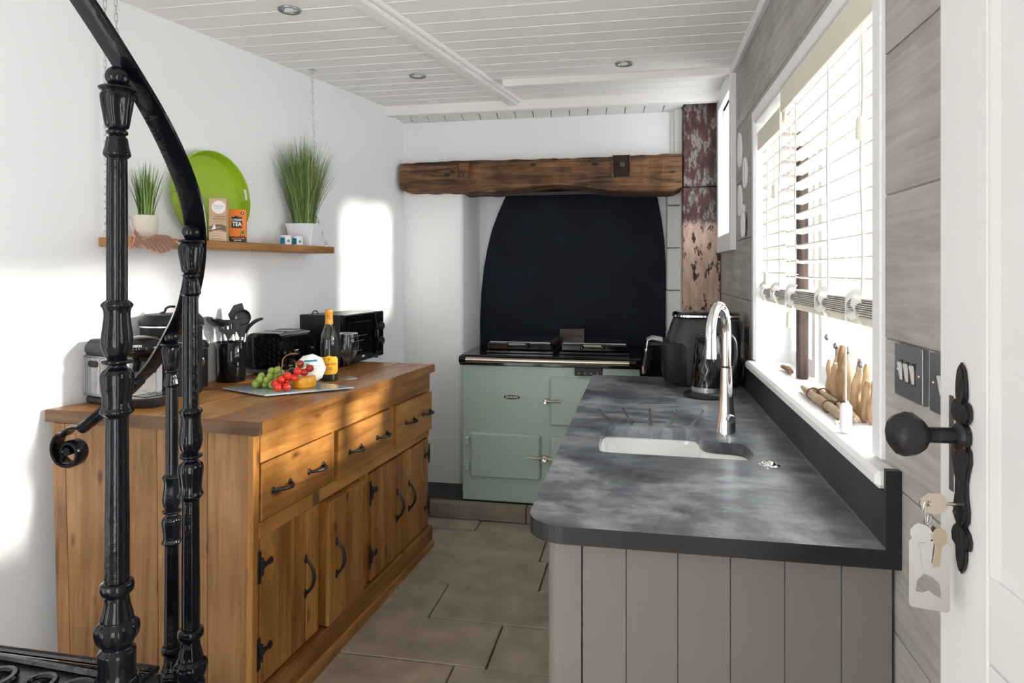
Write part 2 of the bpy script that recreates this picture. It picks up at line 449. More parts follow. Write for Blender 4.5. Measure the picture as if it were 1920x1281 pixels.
def text(body, size, mat, parent, M, name='lettering', depth=0.0004, bold=0.0, sx=1.0):
    cu = bpy.data.curves.new(name, 'FONT'); cu.body = body; cu.size = size
    cu.align_x = 'CENTER'; cu.align_y = 'CENTER'; cu.extrude = depth; cu.offset = bold; cu.resolution_u = 3
    t = bpy.data.objects.new(name, cu); COL.objects.link(t)
    dg = bpy.context.evaluated_depsgraph_get()
    me = bpy.data.meshes.new_from_object(t.evaluated_get(dg))
    COL.objects.unlink(t); bpy.data.objects.remove(t); bpy.data.curves.remove(cu)
    me.materials.clear(); me.materials.append(MATS[mat])
    o = bpy.data.objects.new(name, me); COL.objects.link(o)
    if parent is not None: o.parent = parent
    o.matrix_basis = M @ Matrix.Diagonal((sx, 1, 1, 1))
    return o
def frame(o, x, z):
    # matrix whose local X points along x, local Z along z (text reads along X and faces Z)
    x = Vector(x).normalized(); z = Vector(z); z = (z - x * z.dot(x)).normalized(); y = z.cross(x)
    m = Matrix((x, y, z)).transposed().to_4x4(); m.translation = Vector(o); return m
def spline(pts, n=6):
    pts = [Vector(p) for p in pts]; out = []
    for i in range(len(pts) - 1):
        p0 = pts[max(i - 1, 0)]; p1 = pts[i]; p2 = pts[i + 1]; p3 = pts[min(i + 2, len(pts) - 1)]
        for k in range(n):
            t = k / n
            out.append(0.5 * ((2 * p1) + (p2 - p0) * t + (2 * p0 - 5 * p1 + 4 * p2 - p3) * t * t + (3 * p1 - p0 - 3 * p2 + p3) * t ** 3))
    out.append(pts[-1]); return out
def capsule(x0, y0, x1, y1, r0, r1, n=5):
    d = Vector((x1 - x0, y1 - y0)); a = math.atan2(d.y, d.x); out = []
    for k in range(n + 1):
        t = a - PI / 2 + PI * k / n; out.append((x1 + r1 * math.cos(t), y1 + r1 * math.sin(t)))
    for k in range(n + 1):
        t = a + PI / 2 + PI * k / n; out.append((x0 + r0 * math.cos(t), y0 + r0 * math.sin(t)))
    return out
def rounded(x0, y0, x1, y1, r, n=5):
    out = []
    for cx, cy, a in ((x1 - r, y0 + r, -PI / 2), (x1 - r, y1 - r, 0), (x0 + r, y1 - r, PI / 2), (x0 + r, y0 + r, PI)):
        for k in range(n + 1): out.append((cx + r * math.cos(a + PI / 2 * k / n), cy + r * math.sin(a + PI / 2 * k / n)))
    return out

# ================================================================== THE SETTING
def wall_x(y): return -1.464 + 0.219 * (y - 3.995)
WN = Vector((0.9768, -0.2139, 0)); WD = Vector((0.2139, 0.9768, 0))
def wl(s, off, z):            # a point measured along the left wall from the shelf's near end
    p = Vector((-1.891, 2.047, 0)) + WD * s + WN * off; p.z = z; return p
CEIL = 2.39
Y0 = -1.7

# --- floor and its stone tiles
fl = MB().prism([(wall_x(Y0) - 0.3, Y0), (0.75, Y0), (0.75, 4.7), (-1.8, 4.7)], -0.12, -0.012).build('floor', 'grout')
tag(fl, 'beige stone floor laid in staggered rows of rectangular tiles', kind='structure')
rows = [(3.489, 3.64, -0.875), (3.18, 3.489, -0.476), (2.881, 3.18, -1.06), (2.583, 2.881, -0.841), (2.286, 2.583, -0.532)]
y = 2.286; k = 0
offs = [-0.648, -0.90, -0.60, -0.78, -0.45, -1.0, -0.7]
while y > Y0 + 0.3:
    rows.append((y - 0.297, y, offs[k % 7])); y -= 0.297; k += 1
for ya, yb, x0 in rows:
    x = x0 - 0.626 * 4
    while x < 0.43:
        a, b = max(x, wall_x(ya) + 0.01), min(x + 0.626, 0.44)
        if b - a > 0.05:
            h = R.uniform(-0.0012, 0.0012)
            MB().box(((a + b) / 2, (ya + yb) / 2, -0.010 + h), (b - a - 0.006, yb - ya - 0.006, 0.020), (R.uniform(-.001, .001), R.uniform(-.001, .001), R.uniform(-.002, .002)), 0.0025).build('tile', 'stone_tile', fl)
        x += 0.626

# --- ceiling, its boards and beams
ce = MB().prism([(wall_x(Y0) - 0.3, Y0), (0.75, Y0), (0.75, 4.7), (-1.8, 4.7)], CEIL + 0.012, CEIL + 0.1).build('ceiling', 'ceiling_paint')
tag(ce, 'white painted boarded ceiling with flat beams', kind='structure')
y = 3.80
while y > 1.55:
    a = y - 0.113
    MB().prism([(wall_x(a) - 0.01, a + 0.0005), (0.46, a + 0.0005), (0.46, y - 0.0005), (wall_x(y) - 0.01, y - 0.0005)], CEIL, CEIL + 0.011).build('board', 'ceiling_paint', ce)
    MB().prism([(wall_x(a) + 0.002, a - 0.004), (0.449, a - 0.004), (0.449, a + 0.004), (wall_x(a) + 0.002, a + 0.004)], CEIL - 0.0020, CEIL + 0.009).build('bead', 'ceiling_paint', ce)
    y = a
MB().prism([(wall_x(Y0) - 0.01, Y0), (0.46, Y0), (0.46, y), (wall_x(y) - 0.01, y)], CEIL, CEIL + 0.02).build('board', 'ceiling_paint', ce)
# the long beam runs away from the camera, two cross beams meet it
bx = lambda yy: -0.98 + (yy - 2.296) * (0.27 / 1.554)
for w, za, zb in ((0.048, CEIL - 0.018, CEIL + 0.01), (0.030, CEIL - 0.034, CEIL - 0.016)):
    MB().prism([(bx(Y0) - w, Y0), (bx(Y0) + w, Y0), (bx(3.82) + w, 3.82), (bx(3.82) - w, 3.82)], za, zb, bev=0.004).build('beam', 'ceiling_paint', ce)
MB().span((-0.70, 3.375, CEIL - 0.036), (0.45, 3.425, CEIL + 0.01), 0.005).build('beam', 'ceiling_paint', ce)
MB().prism([(wall_x(3.80), 3.80), (0.45, 3.80), (0.45, 3.86), (wall_x(3.86), 3.86)], 2.335, CEIL + 0.01, bev=0.004).build('beam', 'ceiling_paint', ce)
x = -1.5
while x < 0.24:
    sl = math.atan2(0.03, 0.15)
    MB().box((x + 0.054, 3.93, 2.348), (0.104, 0.155, 0.012), (-sl, 0, 0.10), 0.002).build('soffit_board', 'soffit_paint', ce)
    x += 0.109

# --- left wall
wlft = MB().prism([(wall_x(Y0), Y0), (wall_x(4.7), 4.7), (wall_x(4.7) - 0.3, 4.7), (wall_x(Y0) - 0.3, Y0)], -0.1, 2.5).build('wall_left', 'plaster')
tag(wlft, 'white plastered wall behind the shelf and sideboard', kind='structure')
# --- fireplace wall
wb = empty('wall_back'); tag(wb, 'white chimney wall with an arched navy recess', kind='structure')
def soft_pier(x0, x1, ya, yb, z0, z1, r, left):
    pts = [(x0, yb), (x0, ya)]
    for k in range(7):
        t = -PI / 2 + PI / 2 * k / 6
        pts.append((x1 - r + r * math.cos(t), ya + r + r * math.sin(t)))
    pts.append((x1, yb))
    return MB().prism(pts, z0, z1)
soft_pier(-1.75, -1.078, 4.0, 4.62, -0.05, 2.0, 0.03, True).build('pier', 'plaster', wb, smooth=True)
MB().span((-1.75, 4.0, 2.0), (0.75, 4.62, 2.5)).build('chimney_breast', 'plaster', wb)
MB().span((-1.3, 4.455, -0.05), (0.75, 4.62, 2.0)).build('recess_back', 'plaster', wb)
MB().span((0.24, 4.02, -0.05), (0.75, 4.46, 2.0)).build('pier', 'plaster', wb)
for k in range(9):
    z = 0.04 + 0.2605 * k - 0.06
    MB().box((0.232, 4.32, z + 0.128), (0.134, 0.262, 0.255), (0, 0, R.uniform(-.01, .01)), 0.005).build('block', 'block_paint', wb)
# navy painted panel of the recess
pts = [(-1.073, 0.08), (-1.073, 0.85), (-1.075, 1.07), (-1.066, 1.26), (-1.047, 1.43), (-1.022, 1.56), (-0.992, 1.68), (-0.95, 1.79), (-0.905, 1.89), (-0.86, 1.97), (0.09, 1.97), (0.115, 1.86), (0.14, 1.72), (0.155, 1.60), (0.166, 1.40), (0.172, 1.15), (0.175, 0.95), (0.175, 0.08)]
pm = MB(); pm.prism(pts, 0, 0.014, Matrix(((1, 0, 0, 0), (0, 0, -1, 4.456), (0, 1, 0, 0), (0, 0, 0, 1))))
pm.build('painted_panel', 'navy_paint', wb)
# small timber on the right of the chimney breast
MB().span((0.196, 3.965, 2.055), (0.240, 4.01, 2.345), 0.003).build('timber_strip', 'block_paint', wb)
MB().span((0.175, 3.985, 2.07), (0.197, 4.01, 2.34), 0.003).build('timber_strip', 'block_paint', wb)
# smoke shelf under the lintel
MB().box((-0.55, 4.22, 1.895), (1.0, 0.24, 0.02), (0.12, 0, 0)).build('smoke_shelf', 'hearth_slate', wb)
# hearth
he = MB().span((-1.60, 3.655, -0.01), (0.23, 4.46, 0.079)).build('trim_1', 'hearth_slate')
tag(he, 'raised dark hearth under the green range with a tiled brown edge', kind='structure')
for xa, xb in ((-1.60, -1.22), (-1.22, -0.62), (-0.62, -0.02), (-0.02, 0.235)):
    MB().span((xa + 0.003, 3.636, 0.0), (xb - 0.003, 3.656, 0.078), 0.003).build('tile', 'hearth_tile', he)
    MB().span((xa + 0.003, 3.634, 0.077), (xb - 0.003, 3.70, 0.083), 0.002).build('tile', 'hearth_tile', he)

# --- right wall: lime-washed planks over a core, two window openings
wr = empty('wall_right'); tag(wr, 'grey lime-washed plank wall with the kitchen window', kind='structure')
OPEN = [(-1.04, -0.06, 0.0, 2.06), (1.40, 2.78, 1.02, 1.99), (3.385, 3.86, 1.585, 2.29)]
def cells(y0, y1, z0, z1):
    out = [(y0, y1, z0, z1)]
    for a, b, c, d in OPEN:
        nxt = []
        for p, q, r_, s_ in out:
            if q <= a or p >= b or s_ <= c or r_ >= d: nxt.append((p, q, r_, s_)); continue
            if p < a: nxt.append((p, a, r_, s_))
            if q > b: nxt.append((b, q, r_, s_))
            if r_ < c: nxt.append((max(p, a), min(q, b), r_, c))
            if s_ > d: nxt.append((max(p, a), min(q, b), d, s_))
        out = nxt
    return out
for p, q, r_, s_ in cells(Y0, 4.02, -0.05, 2.45):
    MB().span((0.462, p, r_), (0.68, q, s_)).build('wall_core', 'plaster', wr)
zs = [-0.02, 0.226, 0.488, 0.75, 1.013, 1.275, 1.54, 1.802, 2.064, 2.326, 2.40]
for i, (za, zb) in enumerate(zip(zs, zs[1:])):
    cut = [Y0, -0.2 + 0.1 * (i % 3), 1.36 + (0.0 if i % 2 else -0.004), 2.60 + 0.12 * (i % 4), 4.015]
    for a, b in zip(cut, cut[1:]):
        for p, q, r_, s_ in cells(a, b, za, zb):
            if q - p < 0.006 or s_ - r_ < 0.004: continue
            MB().span((0.450, p + 0.0012, r_ + 0.0012), (0.463, q - 0.0012, s_ - 0.0012), 0.0012).build('plank', 'limed_plank', wr)
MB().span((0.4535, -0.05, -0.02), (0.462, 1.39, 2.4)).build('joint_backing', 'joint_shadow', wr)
# cornice strip along the ceiling
tr = MB().span((0.428, Y0, 2.345), (0.452, 3.92, 2.391), 0.004).build('trim_2', 'white_paint')
tag(tr, 'narrow white strip between plank wall and ceiling', kind='structure')

# --- the wall behind the camera; its opening is added to let in daylight
wf = MB().span((-3.2, Y0 - 0.2, -0.1), (-2.0, Y0, 2.5)).span((-1.1, Y0 - 0.2, -0.1), (0.75, Y0, 2.5)).span((-2.0, Y0 - 0.2, 2.1), (-1.1, Y0, 2.5)).build('wall_front', 'plaster'); tag(wf, 'white wall with an added light opening at the near end of the room', kind='structure')
# --- window 1
w1 = empty('window_1'); tag(w1, 'white kitchen window with two casements and a deep sill', kind='structure')
MB().span((0.441, 1.355, 1.045), (0.464, 1.40, 2.035), 0.003).build('casing', 'white_paint', w1)
MB().span((0.441, 2.78, 1.045), (0.464, 2.815, 2.035), 0.003).build('casing', 'white_paint', w1)
MB().span((0.441, 1.40, 1.99), (0.464, 2.78, 2.035), 0.003).build('casing', 'white_paint', w1)
MB().span((0.45, 1.398, 1.02), (0.69, 1.404, 1.99)).build('reveal', 'white_paint', w1)
MB().span((0.45, 2.776, 1.02), (0.69, 2.782, 1.99)).build('reveal', 'white_paint', w1)
MB().span((0.45, 1.40, 1.984), (0.69, 2.78, 1.992)).build('reveal', 'white_paint', w1)
m = MB(); prof = [(0.415, 1.012), (0.69, 1.012), (0.69, 1.042), (0.418, 1.042)]
m.span((0.413, 1.290, 1.010), (0.69, 2.80, 1.042), 0.008)
m.build('sill', 'white_paint', w1)
MB().span((0.515, 2.335, 1.04), (0.545, 2.385, 1.99), 0.005).build('oak_post', 'old_post', w1)
for ya, yb in ((1.404, 2.34), (2.38, 2.776)):
    f = MB()
    f.span((0.575, ya, 1.042), (0.625, ya + 0.045, 1.984)); f.span((0.575, yb - 0.045, 1.042), (0.625, yb, 1.984))
    f.span((0.576, ya + 0.045, 1.042), (0.624, yb - 0.045, 1.095)); f.span((0.576, ya + 0.045, 1.94), (0.624, yb - 0.045, 1.984))
    fo = f.build('casement', 'white_paint', w1)
    ym = (ya + yb) / 2
    MB().span((0.585, ym - 0.009, 1.095), (0.612, ym + 0.009, 1.94), 0.002).build('glazing_bar', 'white_paint', fo)
    for z in (1.377, 1.659):
        MB().span((0.587, ya + 0.045, z - 0.009), (0.610, yb - 0.045, z + 0.009), 0.002).build('glazing_bar', 'white_paint', fo)
    for pa, pb in ((ya + 0.045, ym - 0.009), (ym + 0.009, yb - 0.045)):
        for za, zb in ((1.095, 1.368), (1.386, 1.650), (1.668, 1.94)):
            MB().span((0.597, pa, za), (0.600, pb, zb)).build('pane', 'pane', fo)
# --- window 2, small and high beside the post
w2 = empty('window_2'); tag(w2, 'small high white window beside the peeling post', kind='structure')
for a, b in (((0.425, 3.325, 1.50), (0.464, 3.388, 2.35)), ((0.425, 3.857, 1.50), (0.464, 3.915, 2.35)), ((0.425, 3.388, 1.50), (0.464, 3.857, 1.588)), ((0.425, 3.388, 2.288), (0.464, 3.857, 2.35))):
    MB().span(a, b, 0.003).build('casing', 'white_paint', w2)
for a, b in (((0.45, 3.380, 1.58), (0.69, 3.387, 2.295)), ((0.45, 3.857, 1.58), (0.69, 3.865, 2.295)), ((0.45, 3.385, 1.58), (0.69, 3.86, 1.588)), ((0.45, 3.385, 2.288), (0.69, 3.86, 2.295))):
    MB().span(a, b).build('reveal', 'white_paint', w2)
f = MB(); f.span((0.60, 3.387, 1.588), (0.64, 3.42, 2.288)); f.span((0.60, 3.825, 1.588), (0.64, 3.857, 2.288)); f.span((0.601, 3.42, 1.588), (0.639, 3.825, 1.63)); f.span((0.601, 3.42, 2.25), (0.639, 3.825, 2.288))
fo = f.build('casement', 'white_paint', w2)
MB().span((0.61, 3.612, 1.63), (0.632, 3.634, 2.25)).build('glazing_bar', 'white_paint', fo)
MB().span((0.611, 3.42, 1.93), (0.631, 3.825, 1.95)).build('glazing_bar', 'white_paint', fo)
for a, b in ((3.42, 3.612), (3.634, 3.825)):
    for c, d in ((1.63, 1.93), (1.95, 2.25)):
        MB().span((0.619, a, c), (0.622, b, d)).build('pane', 'pane', fo)

# --- the open door at the right edge
d1 = empty('door_1', (0.385, -0.05, 0), math.radians(3)); tag(d1, 'white panelled door with black thumb plate and round knob', kind='structure')
MB().span((0.004, 0.0, 0.05), (0.040, 0.862, 2.2)).build('door_core', 'door_paint', d1)
MB().span((0.0, 0.800, 0.05), (0.012, 0.866, 2.2), 0.0015).build('stile', 'door_paint', d1)
MB().span((0.0, 0.0, 0.05), (0.012, 0.10, 2.2), 0.0015).build('stile', 'door_paint', d1)
MB().span((0.0, 0.10, 1.008), (0.012, 0.7995, 1.094), 0.0015).build('rail', 'door_paint', d1)
MB().span((0.0, 0.10, 2.06), (0.012, 0.7995, 2.2), 0.0015).build('rail', 'door_paint', d1)
MB().span((0.0, 0.10, 0.05), (0.012, 0.7995, 1.004), 0.0015).build('rail', 'door_paint', d1)
m = MB(); m.prism([(0.0005, 0.7995), (0.0005, 0.796), (0.0035, 0.782), (0.006, 0.782), (0.006, 0.7995)], 1.094, 2.06); m.build('moulding', 'door_paint', d1)
MB().span((0.0035, 0.10, 1.094), (0.0065, 0.782, 2.06)).build('panel', 'door_paint', d1)
MB().span((0.008, 0.862, 0.05), (0.036, 0.913, 2.2), 0.002).build('rebate', 'door_paint', d1)
# forend plate of the lock on the rebate
lk = MB(); lk.box((0.0075, 0.881, 1.205), (0.0016, 0.018, 0.108), None, 0.0006)
lk.build('lock_plate', 'brushed_steel', d1)
# thumb plate: outline with lobes, in the plane of the door
half = [(0.0, 0.112), (0.006, 0.104), (0.009, 0.090), (0.0095, 0.076), (0.007, 0.070), (0.013, 0.071), (0.018, 0.064), (0.018, 0.054), (0.013, 0.048), (0.007, 0.046), (0.0065, 0.036), (0.010, 0.026), (0.017, 0.020), (0.018, 0.008), (0.013, -0.004), (0.010, -0.016), (0.0105, -0.030), (0.014, -0.044), (0.013, -0.056), (0.008, -0.062), (0.014, -0.066), (0.018, -0.074), (0.016, -0.084), (0.009, -0.087), (0.0085, -0.098), (0.005, -0.108), (0.0, -0.114)]
out = half + [(-a, b) for a, b in half[-2:0:-1]]
MP = Matrix(((0, 0, -1, 0), (1, 0, 0, 0.842), (0, 1, 0, 1.19), (0, 0, 0, 1)))
MP = Matrix.Translation((0, 0.842, 1.19)) @ Matrix(((0, 0, -1, 0), (1, 0, 0, 0), (0, 1, 0, 0), (0, 0, 0, 1)))
pl = MB().prism(out, 0.0, 0.006, MP, bev=0.0018).build('thumb_plate', 'forged_iron', d1)
for yy, zz in ((0.851, 1.206), (0.832, 1.214), (0.850, 1.139)):
    MB().ball((-0.0062, yy, zz), 0.0036, 8, (0.5, 1, 1)).build('screw', 'rusty_iron', pl)
KM = Matrix.Translation((-0.001, 0.840, 1.224)) @ Euler((0, -PI / 2, 0)).to_matrix().to_4x4()
kb = MB(); kb.lathe([(0.0, 0.0), (0.0145, 0.0), (0.0145, 0.006), (0.012, 0.009), (0.0085, 0.011), (0.0085, 0.036), (0.010, 0.038), (0.017, 0.043), (0.0225, 0.052), (0.0235, 0.060), (0.0205, 0.069), (0.013, 0.075), (0.0, 0.077)], 16, KM, lambda t, z: 1 + (0.035 * math.cos(8 * t) if z > 0.045 else 0))
kb.build('knob', 'forged_iron', d1, smooth=True)
m = MB(); m.span((-0.0085, 0.838, 1.128), (-0.005, 0.8415, 1.150)); m.build('keyhole_slot', 'black_matt', pl)

# ================================================================== OLD TIMBERS
lm = MB(); n = 46; rings = []
RL = random.Random(3)
for i in range(n + 1):
    t = i / n; x = -1.452 + 1.687 * t
    top = 2.062 + 0.004 * math.sin(7 * t) + RL.uniform(-.003, .003) + 0.004 * t
    bot = 1.880 - 0.030 * t + 0.042 * math.exp(-((t - 0.57) / 0.14) ** 2) + RL.uniform(-.003, .003)
    if t < 0.03: bot += 0.02 * (1 - t / 0.03)
    if t > 0.97: bot += 0.02 * ((t - 0.97) / 0.03)
    fy = 3.90 + 0.006 * math.sin(5 * t + 1) + RL.uniform(-.003, .003)
    mid = (top + bot) / 2
    rings.append([lm.bm.verts.new(v) for v in ((x, fy + 0.006, bot + 0.004), (x, fy - 0.002, bot + 0.03), (x, fy - 0.004 + RL.uniform(-.003, .003), mid), (x, fy - 0.001, top - 0.02), (x, fy + 0.010, top), (x, 4.16, top), (x, 4.16, bot))])
for a, b in zip(rings, rings[1:]):
    for k in range(7): lm.bm.faces.new((a[k], a[(k + 1) % 7], b[(k + 1) % 7], b[k]))
lm.bm.faces.new(rings[0]); lm.bm.faces.new(rings[-1][::-1])
li = lm.build('lintel_beam', 'lintel_oak'); tag(li, 'rough dark oak lintel beam with old mortises above the range', 'beam')
for xx, w, zc, h in ((-1.046, 0.062, 2.00, 0.105), (-0.105, 0.092, 2.005, 0.125)):
    f = MB(); f.span((xx - w / 2, 3.888, zc - h / 2), (xx + w / 2, 3.8935, zc + h / 2), 0.002); f.build('mortise', 'lintel_oak' if xx < -0.5 else 'mortise_shade', li)  # right mortise is a flat plate; its dark colour paints the hollow's shade
    f = MB(); f.span((xx - w / 2 - 0.006, 3.884, zc - h / 2), (xx - w / 2, 3.896, zc + h / 2)); f.span((xx + w / 2, 3.884, zc - h / 2), (xx + w / 2 + 0.006, 3.896, zc + h / 2)); f.build('mortise_lip', 'lintel_oak', li)
MB().tube([(-0.10, 3.90, 2.01), (-0.10, 3.868, 2.012)], 0.016, 8).build('peg', 'old_post', li, smooth=True)
MB().tube([(-1.05, 3.90, 1.978), (-1.05, 3.874, 1.976)], 0.010, 8).build('peg', 'old_post', li, smooth=True)
po = thing('timber_post', 'square timber post of peeling brown and pink paint beside the lintel', 'post')
pa = MB().span((0.241, 3.92, 1.879), (0.447, 4.015, 2.386), 0.006).build('upper_section', 'peeling_paint', po)
pb = MB().span((0.239, 3.918, 0.08), (0.448, 4.015, 1.875), 0.006).build('lower_section', 'peeling_paint', po)

# ================================================================== SIDEBOARD
FRO = Vector((-1.142, 1.833, 0.0)); AX = Vector((0.0545, 0.9984, -0.0169)).normalized(); NX = Vector((0.9985, -0.0545, 0)).normalized(); UP = NX.cross(AX)
sb = thing('sideboard', 'long rustic pine sideboard with black iron handles against the left wall', 'sideboard')
SM = Matrix((NX, AX, UP)).transposed().to_4x4(); SM.translation = FRO; sb.matrix_basis = SM
def tab(s, w, h=0.0): return SM @ Vector((-w, s, 0.945 + h))       # a point on the tabletop
# carcase: end panels, back, bottom
ex = [(-0.74, -0.69), (-0.69, -0.52), (-0.52, -0.35), (-0.35, -0.17), (-0.17, -0.012)]
for a, b in ex:
    m = MB(); m.prism([(a + 0.0012, -0.004 + 0.0), (b - 0.0012, -0.004), (b - 0.0012, 0.018), (a + 0.0012, 0.018)], -0.03, 0.904, bev=0.0015)
    for v in m.bm.verts:
        t = (0.9 - v.co.z) / 0.9
        v.co.x += 0.045 * t * (-(v.co.x) / 0.74)
        v.co.y += 0.035 * (v.co.x / 0.74)
    m.build('end_plank', 'pine_end', sb)
MB().span((-0.016, -0.03, -0.03), (0.006, -0.001, 0.904), 0.002).build('corner_post', 'pine_upright', sb)
MB().span((-0.03, 0.0, 0.0), (-0.012, 1.42, 0.90)).build('carcase', 'pine_upright', sb)
m = MB(); m.prism([(-0.03, 1.40), (-0.53, 1.40), (-0.53, 1.42), (-0.03, 1.42)], 0, 0.904); m.build('end_plank', 'pine_end', sb)
# tabletop boards fitted to the slanting wall
def wall_w(s):
    p = SM @ Vector((0, s, 0.93))
    return -(p.x - wall_x(p.y)) / (NX.x - 0.219 * NX.y) + 0.012
edges = [0.025, -0.16, -0.34, -0.53]
sN, sF = -0.03, 1.45
def board(a, b, mat='pine_along'):
    # a and b: functions giving the outer and inner edge at the two ends
    m = MB(); m.prism([(a[0], sN), (a[1], sF), (b[1], sF), (b[0], sN)], 0.905, 0.945, bev=0.003); m.build('top_board', mat, sb)
board((0.025, 0.025), (-0.159, -0.159)); board((-0.161, -0.161), (-0.339, -0.339))
board((-0.341, -0.341), (-0.519, -0.519))
m = MB(); xa, xb = wall_w(sN), wall_w(sF)
m.prism([(-0.521, sN), (-0.521, sF), (min(xb, -0.523), sF), (xa, sN)], 0.905, 0.945, bev=0.003); m.build('top_board', 'pine_along', sb)
MB().prism([(0.0255, sN - 0.004), (xa + 0.004, sN - 0.004), (xa + 0.004, sN + 0.012), (0.0255, sN + 0.012)], 0.9055, 0.9445).build('top_edge', 'slab_edge', sb)
MB().span((0.0, -0.001, 0.815), (0.010, 1.42, 0.9045), 0.002).build('top_rail', 'pine_along', sb)
MB().span((-0.004, 0.0, 0.584), (0.007, 1.42, 0.632), 0.002).build('middle_rail', 'pine_along', sb)
MB().span((-0.012, 0.0, -0.03), (0.034, 1.435, 0.055), 0.004).build('plinth', 'pine_along', sb)
MB().span((-0.012, -0.008, 0.055), (0.026, 1.43, 0.130), 0.004).build('plinth', 'pine_along', sb)
for a, b, z0, z1 in ((0.437, 0.459, 0.632, 0.815), (0.935, 0.987, 0.632, 0.815), (0.660, 0.742, 0.130, 0.584), (1.393, 1.42, 0.130, 0.632), (1.427, 1.428, 0.63, 0.8)):
    MB().span((-0.012, a, z0), (0.003, b, z1), 0.0015).build('stile', 'pine_upright', sb)
def pull(parent, c, vertical, L):
    m = MB(); h = L / 2; pts = []
    for k in range(13):
        t = -1 + 2 * k / 12
        bow = 0.030 * (1 - abs(t) ** 2.2) + 0.004
        pts.append((bow, t * h) if True else None)
    P3 = [Vector((c[0] + p[0], c[1] + (0 if vertical else p[1]), c[2] + (p[1] if vertical else 0))) for p in pts]
    m.tube(P3, [0.0045 + 0.0018 * (1 - abs(-1 + 2 * k / 12)) for k in range(13)], 8)
    for sg in (-1, 1):
        e = (c[0] + 0.002, c[1] + (0 if vertical else sg * h), c[2] + (sg * h if vertical else 0))
        m.ball(e, 0.010, 10, (0.35, 0.75, 1.7) if vertical else (0.35, 1.0, 1.15))
    return m.build('pull_handle', 'forged_iron', parent, smooth=True)
for s0, s1, z0, z1, X, hs in ((0.003, 0.433, 0.636, 0.811, 0.012, (0.107, 0.316)), (0.463, 0.931, 0.632, 0.811, 0.020, (0.591, 0.834)), (0.991, 1.425, 0.618, 0.811, 0.020, (1.137, 1.346))):
    d = MB().span((-0.010, s0, z0), (X, s1, z1), 0.003).build('drawer', 'pine_along', sb)
    for h in hs: pull(d, (X, h, 0.716), False, 0.094)
def hinge(parent, X, s, z, sg):
    m = MB(); m.box((X + 0.0015, s, z), (0.003, 0.017, 0.098), None, 0.001)
    pts = [(0, -0.018), (0, 0.018), (0.020, 0.012), (0.042, 0.005), (0.050, 0.012), (0.062, 0.012), (0.068, 0.0), (0.062, -0.010), (0.050, -0.010), (0.042, -0.003), (0.020, -0.012)]
    MM = Matrix(((0, 0, 1, X + 0.0005), (sg, 0, 0, s), (0, 1, 0, z), (0, 0, 0, 1)))
    m.prism(pts, 0, 0.004, MM)
    m.tube([(X + 0.004, s + sg * 0.009, z - 0.026), (X + 0.004, s + sg * 0.009, z + 0.026)], 0.0055, 8)
    return m.build('hinge', 'forged_iron', parent)
for (z0, z1, X, cuts, hg, sg, hd) in ((0.135, 0.582, 0.006, (0.010, 0.099, 0.183, 0.270, 0.352), 0.002, 1, 0.262), (0.135, 0.575, 0.030, (0.378, 0.494, 0.560, 0.655), 0.662, -1, 0.430), (0.135, 0.575, 0.012, (0.745, 0.861, 0.960, 1.080), 0.742, 1, 1.012), (0.135, 0.575, 0.012, (1.086, 1.180, 1.290, 1.390), 1.408, -1, 1.148)):
    d = MB().span((-0.010, cuts[0] + 0.002, z0 + 0.002), (X - 0.006, cuts[-1] - 0.002, z1 - 0.002)).build('door', 'pine_upright', sb)
    for a, b in zip(cuts, cuts[1:]):
        MB().span((X - 0.014, a + 0.0008, z0), (X, b - 0.0008, z1), 0.0025).build('plank', 'pine_upright', d)
    for z in (0.498, 0.237): hinge(d, X if X < 0.02 else 0.020, hg, z, sg)
    pull(d, (X, hd, 0.362), True, 0.118)
MB().span((0.0065, 0.305, 0.586), (0.0076, 0.345, 0.630)).build('knot_patch', 'slab_edge', sb)

# ================================================================== ON THE SIDEBOARD
def lathe_obj(prof, name, mat, parent, seg=24, M=None, mod=None, angle=40):
    m = MB(); m.lathe(prof, seg, M, mod); return m.build(name, mat, parent, smooth=True, angle=angle)
TT = lambda x, y: 0.945 - 0.0169 * ((Vector((x, y, 0)) - Vector((FRO.x, FRO.y, 0))).dot(Vector((AX.x, AX.y, 0))))
def spot(x, y, h=0.001): return (x, y, TT(x, y) + h)

# capsule coffee machine, seen from its side
RZ = math.atan2(WN.y, WN.x)
t = thing('coffee_machine', 'grey and black capsule coffee machine with a striped side panel', 'coffee machine', spot(-1.888, 1.975), RZ - 0.06)
def side_prism(mb, pts, y0, y1, bev=0.0):
    return mb.prism(pts, 0, 1, None) if False else mb.prism([(p[0], p[1]) for p in pts], -y1, -y0, Matrix(((1, 0, 0, 0), (0, 0, -1, 0), (0, 1, 0, 0), (0, 0, 0, 1))), bev)
m = MB(); m.span((0.012, 0.004, 0.0), (0.185, 0.166, 0.030), 0.008); m.build('foot', 'black_satin', t)
m = MB(); side_prism(m, [(0.002, 0.028), (0.19, 0.028), (0.19, 0.165), (0.0, 0.165)], 0.0, 0.17, 0.006); m.build('housing', 'brushed_steel', t)
RS = random.Random(5); x = 0.006
while x < 0.184:
    w = RS.uniform(0.002, 0.007)
    MB().span((x, -0.0010, 0.040), (min(x + w, 0.186), 0.0005, 0.158)).build('stripe', RS.choice(['stripe_a', 'stripe_a', 'stripe_b', 'stripe_c', 'brushed_steel', 'stripe_a']), t)
    x += w + RS.uniform(0.0005, 0.003)
m = MB(); m.prism(rounded(0.040, 0.128, 0.094, 0.150, 0.010), 0.0, 0.0025, Matrix(((1, 0, 0, 0), (0, 0, 1, -0.003), (0, 1, 0, 0), (0, 0, 0, 1)))); m.build('grip_slot', 'black_matt', t)
